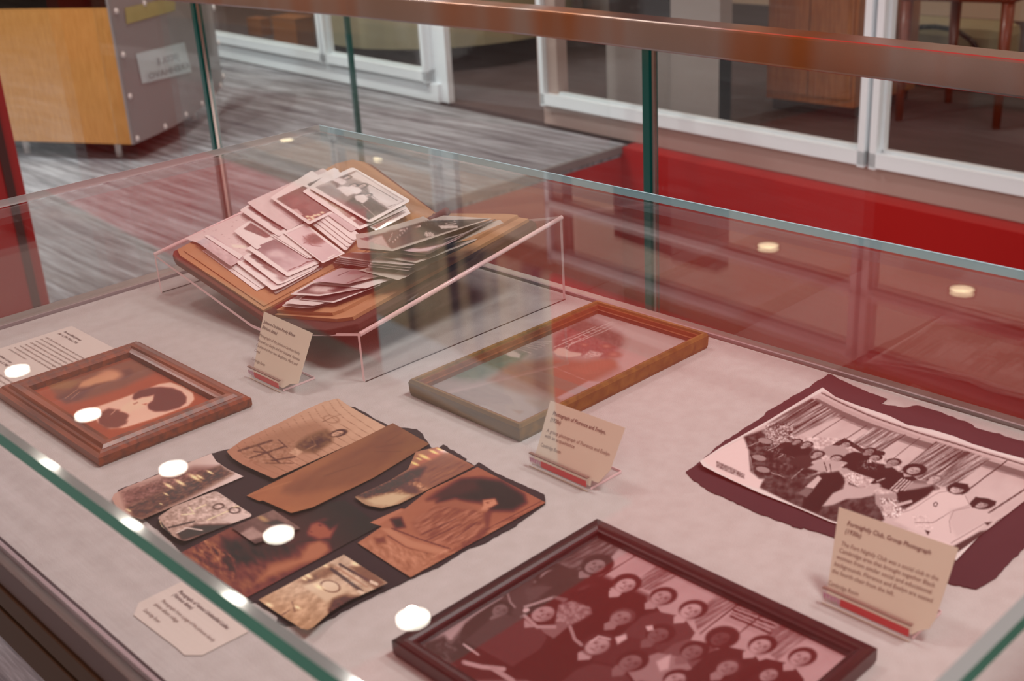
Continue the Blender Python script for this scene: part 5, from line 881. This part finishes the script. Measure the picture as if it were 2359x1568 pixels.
# ------------------------------------------------------------ CAPTION CARDS
def caption(tl, tr, bl, br, z, label, holder_label, lines, corner, body, fs):
    """card leaning back in a small acrylic holder; bl, br = foot of the holder's front lip"""
    a = at(*bl, 0); b = at(*br, 0); X0 = (a[0] + b[0]) / 2; A_ = at(*tl, z); B_ = at(*tr, z); Xt = (A_[0] + B_[0]) / 2
    o = np.array([X0 + .004, 0, .003]); up = np.array([Xt - o[0], 0, z - .003]); up /= np.linalg.norm(up); n = np.array([-up[2], 0, up[0]])
    y1, y0 = a[1], b[1]; hy = (y1 + y0) / 2
    hold = empty('sign_holder', holder_label, 'holder', (X0, hy, 0), None)
    G().box(X0, X0 + .046, y0, y1, .0004, .0028).build('base_plate', M['acryl'], hold)
    LIP = G().box(X0 - .0002, X0 + .0024, y0, y1, .0028, .0135).build('front_lip', M['acryl'], hold)
    e_ = G().box(X0 - .0004, X0 + .0026, y0, y1, .0136, .0146); e_.build('lip_edge', M['ink'], LIP)
    G().box(X0 - .0004, X0 + .0002, y0, y1, .0002, .0010).build('lip_foot_edge', M['card'], hold)
    W = y1 - y0
    G().box(X0 - .0010, X0 - .0004, y0 + .001, y1 - W * .22, .0052, .0112).build('red_reflection', M['redbar'], LIP)  # red reflection in the clear lip, built as a coloured strip
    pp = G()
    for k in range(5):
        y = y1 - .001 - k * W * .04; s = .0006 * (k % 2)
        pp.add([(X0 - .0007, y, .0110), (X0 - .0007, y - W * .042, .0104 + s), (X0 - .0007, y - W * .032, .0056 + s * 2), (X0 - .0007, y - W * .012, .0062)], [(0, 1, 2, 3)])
    pp.build('pink_reflection', M['pink'], LIP)  # pink reflection in the clear lip, built as coloured facets
    s0 = o - n * .0016; top = .05
    g = G(); q = [s0 + np.array([0, y, 0]) + up * h for y, h in ((y1, 0), (y0, 0), (y0, .03), (y1, .03))]; g.hexa([tuple(p) for p in q], [tuple(p - n * .002) for p in q]); g.build('back_support', M['acryl'], hold)
    G().box(X0 + .046, X0 + .0464, y0, y1, .0004, .0028).build('rear_edge', M['acedge'], hold); G().box(X0 + .004, X0 + .046, y0 - .0004, y0, .0004, .0026).build('side_edge', M['acedge'], hold)
    e = empty('caption_card', label, 'sign', (X0 + .01, hy, 0), None)
    px = [tl, tr] + corner
    w = [onplane(p, o, n) for p in px]; w += [o + np.array([0, y0 + .001, 0]) + up * .001, o + np.array([0, y1 - .001, 0]) + up * .001]
    if body: w.append(onplane(body, o, n))
    CD = G().hexa([tuple(p - n * .0005) for p in w], [tuple(p) for p in w]).build('card', M['card'], e)
    T_ = []
    tlw = onplane(tl, o, n); trw = onplane(tr, o, n); cw = np.linalg.norm(trw - tlw); u = (trw - tlw) / cw; v = np.cross(n, u); v = v if v[2] > 0 else -v
    for s, x1, y1_, x2, y2_, bold in lines:
        p = onplane((x1, y1_), o, n); q = onplane((x2, y2_), o, n); T_.append((s, p + n * .0003 - v * fs * .15, u, v, fs * (1.06 if bold else 1.), float((q - p) @ u), bold))
    lettering('printed_title', [t for t in T_ if t[6]], M['inkb'], CD); lettering('printed_text', [t for t in T_ if not t[6]], M['ink'], CD)
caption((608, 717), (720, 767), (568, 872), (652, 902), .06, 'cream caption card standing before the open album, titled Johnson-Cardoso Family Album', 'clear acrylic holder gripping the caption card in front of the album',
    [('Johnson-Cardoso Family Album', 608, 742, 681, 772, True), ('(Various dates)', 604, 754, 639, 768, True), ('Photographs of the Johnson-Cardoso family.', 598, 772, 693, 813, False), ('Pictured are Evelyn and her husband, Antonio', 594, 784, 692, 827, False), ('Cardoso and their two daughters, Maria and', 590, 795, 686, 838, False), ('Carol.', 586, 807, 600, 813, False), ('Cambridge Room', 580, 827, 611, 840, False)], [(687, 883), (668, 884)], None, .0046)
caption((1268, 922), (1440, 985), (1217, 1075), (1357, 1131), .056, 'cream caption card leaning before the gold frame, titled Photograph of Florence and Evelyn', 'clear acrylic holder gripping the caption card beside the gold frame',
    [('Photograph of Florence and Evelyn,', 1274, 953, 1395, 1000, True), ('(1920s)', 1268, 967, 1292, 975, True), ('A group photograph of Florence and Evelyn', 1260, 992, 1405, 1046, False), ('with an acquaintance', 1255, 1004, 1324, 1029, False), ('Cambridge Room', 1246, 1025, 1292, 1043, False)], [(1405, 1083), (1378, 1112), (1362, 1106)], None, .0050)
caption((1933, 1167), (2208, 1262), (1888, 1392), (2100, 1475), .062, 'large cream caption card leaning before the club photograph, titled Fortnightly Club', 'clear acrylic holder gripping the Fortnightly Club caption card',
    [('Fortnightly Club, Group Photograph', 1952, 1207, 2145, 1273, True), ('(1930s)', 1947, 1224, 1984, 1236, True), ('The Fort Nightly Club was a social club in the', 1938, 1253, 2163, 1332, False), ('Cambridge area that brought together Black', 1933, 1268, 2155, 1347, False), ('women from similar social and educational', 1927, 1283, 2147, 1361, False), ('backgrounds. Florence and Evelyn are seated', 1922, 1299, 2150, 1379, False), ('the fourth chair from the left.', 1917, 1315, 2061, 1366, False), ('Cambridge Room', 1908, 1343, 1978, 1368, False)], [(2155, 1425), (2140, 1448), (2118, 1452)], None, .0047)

# flat card lying by the near pane, and the text sheet under the brown frame
pts = [(418, 1339), (319, 1388), (308, 1416), (408, 1492), (425, 1508), (466, 1508), (572, 1454), (520, 1413)]
w = [at(x, y, .0012) for x, y in pts]; c = np.mean(w, 0); e = empty('caption_card', 'cream card with two clipped corners lying flat at the near side of the deck', 'sign', (c[0], c[1], 0))
G().hexa([(p[0], p[1], .0003) for p in w], [(p[0], p[1], .0012) for p in w]).build('card', M['sheet'], e)
def deckline(s, x, y, x2, y2, size, bold, z=.0015): a = at(x, y, z); b = at(x2, y2, z); d = np.linalg.norm(b - a); return (s, a, RD, UP, size, abs(a[1] - b[1]), bold)
lettering('printed_text', [deckline('Photographs of Various Unidentified Ladies', 409, 1363, 520, 1450, .0055, True), deckline('(Various dates)', 396, 1370, 438, 1404, .0055, True)], M['inkb'], e)
lettering('printed_text', [deckline('Photographs from a page of the Johnson family', 370, 1384, 490, 1478, .005, False), deckline('photo album collage', 354, 1392, 406, 1434, .005, False), deckline('Cambridge Room', 328, 1405, 364, 1434, .005, False)], M['ink'], e)
a = at(165, 750, .001); e = empty('text_sheet', 'long white sheet of small printed paragraphs half under the brown frame', 'paper', (a[0] - .1, a[1] - .07, 0))
G().box(a[0] - .262, a[0], a[1] - .150, a[1], .0003, .0008).build('paper', M['sheet'], e)
big = []; small = []
W0 = 'Florence was born in Boston and moved to Cambridge with her family as a young child. She worked for many years in the city and was an active member of her church and of several social clubs. She met her husband there and together they raised their daughters in a house near the river where friends and neighbours often gathered for music and long dinners on summer evenings'.split()
x = a[0] - .017; y = a[1] - .012; random.seed(3)
for t1, t2, n in (('Florence Elfrida Johnson', '(Feb. 11, 1894 - March 6, 1976)', 8), ('Evelyn Johnson Cardoso', '(April 2, 1907 - July 10, 1998)', 12)):
    big += [(t1, np.array([x, y, .0011]), RD, UP, .0055, .047, True), (t2, np.array([x - .0075, y, .0011]), RD, UP, .0055, .052, True)]; x -= .024
    for i in range(n):
        k = random.randrange(len(W0) - 14); small.append((' '.join(W0[k:k + 13]), np.array([x, y, .0011]), RD, UP, .0048, .125 if i < n - 1 else .05, False)); x -= .0068
    x -= .010
lettering('printed_heading', big, M['inkb'], e); lettering('printed_text', small, M['ink'], e)

# ------------------------------------------------------------ CAMERA AND LIGHT
cam = bpy.data.cameras.new('camera'); cam.sensor_width = 36; cam.lens = F / 2359 * 36; cam.clip_start = .05; cam.clip_end = 60
co = bpy.data.objects.new('camera', cam); C.objects.link(co)
co.matrix_world = Matrix([[*R[i], float(CAM[i])] for i in range(3)] + [[0, 0, 0, 1]]); SC.camera = co
cam.dof.use_dof = True; cam.dof.focus_distance = 1.42; cam.dof.aperture_fstop = 8
def lamp(kind, name, loc, e, col=(1, 1, 1), size=.3, tgt=None, **k):
    l = bpy.data.lights.new(name, kind); l.energy = e; l.color = col
    if kind == 'AREA': l.shape = 'RECTANGLE'; l.size, l.size_y = size
    else: l.shadow_soft_size = size
    for a_, b_ in k.items(): setattr(l, a_, b_)
    o = bpy.data.objects.new(name, l); o.location = loc; C.objects.link(o)
    if tgt is not None: o.rotation_euler = (Vector(tgt) - Vector(loc)).to_track_quat('-Z', 'Y').to_euler()
    return o
for i in range(5): lamp('SPOT', 'downlight_beam', (1.86 * kf, (2.545 + .746 * i) * kf, ZC - .03), 130, (1, .95, .88), .03, (1.86 * kf, (2.545 + .746 * i) * kf, FL), spot_size=math.radians(120), spot_blend=.8)
WC = (.97, 1, .97)
lamp('SPOT', 'case_fill_spot', (1.3, -.5, 3.), 270, WC, .35, (.75, .8, 0), spot_size=math.radians(60), spot_blend=.6)  # added fill without a fixture, placed clear of the lid reflections
lamp('SPOT', 'case_fill_spot', (.6, 2.4, 3.), 110, WC, .3, (.75, .9, 0), spot_size=math.radians(50), spot_blend=.6)  # second added fill for the deck, also without a fixture
for x, y, e_ in ((.8, 5.6, 420), (2.6, -.6, 260), (.8, 8.8, 420)): lamp('SPOT', 'hall_fill_spot', (x, y, 3.05), e_, (.95, 1, 1), .4, (x, y, 0), spot_size=math.radians(140), spot_blend=.8)  # added fill spots without fixtures, brightening the hall
lamp('SPOT', 'stairwell_fill_spot', (2.6, .5, -.2), 50, (1, .95, .9), .3, (4.2, 1.2, -1.8), spot_size=math.radians(150), spot_blend=.8)  # added fill to brighten the red stairwell, no fixture there
lamp('SPOT', 'stairwell_fill_spot', (2.6, 1.2, -.6), 45, (1, .95, .9), .3, (3.2, 3.7, -1.6), spot_size=math.radians(120), spot_blend=.8)  # added fill aimed at the left stairwell wall
for y in (1.5, 4, 6.8, 9.5): lamp('SPOT', 'office_beam', (6., y, 1.9), 26, (1, .84, .62), .15, (6., y, 0), spot_size=math.radians(150), spot_blend=.8)
lamp('SPOT', 'front_fill', (-1.6, -.4, 1.4), 80, (1, .92, .86), .6, (.9, .9, 0), spot_size=math.radians(80), spot_blend=.8)
lamp('SPOT', 'hall_fill', (-1.6, 2.4, 2.2), 160, WC, .6, (4, 4.5, -.5), spot_size=math.radians(80), spot_blend=.8)
wd = bpy.data.worlds.new('world'); SC.world = wd; wd.use_nodes = True; wd.node_tree.nodes['Background'].inputs[0].default_value = (.5, .45, .42, 1); wd.node_tree.nodes['Background'].inputs[1].default_value = .3
SC.view_settings.view_transform = 'Standard'; SC.view_settings.look = 'None'
cy = SC.cycles; cy.use_adaptive_sampling = True; cy.adaptive_threshold = .02; cy.max_bounces = 7; cy.diffuse_bounces = 2; cy.glossy_bounces = 4; cy.transparent_max_bounces = 40; cy.transmission_bounces = 4; cy.use_denoising = True; cy.sample_clamp_indirect = 4; cy.blur_glossy = .5; cy.caustics_reflective = False; cy.caustics_refractive = False
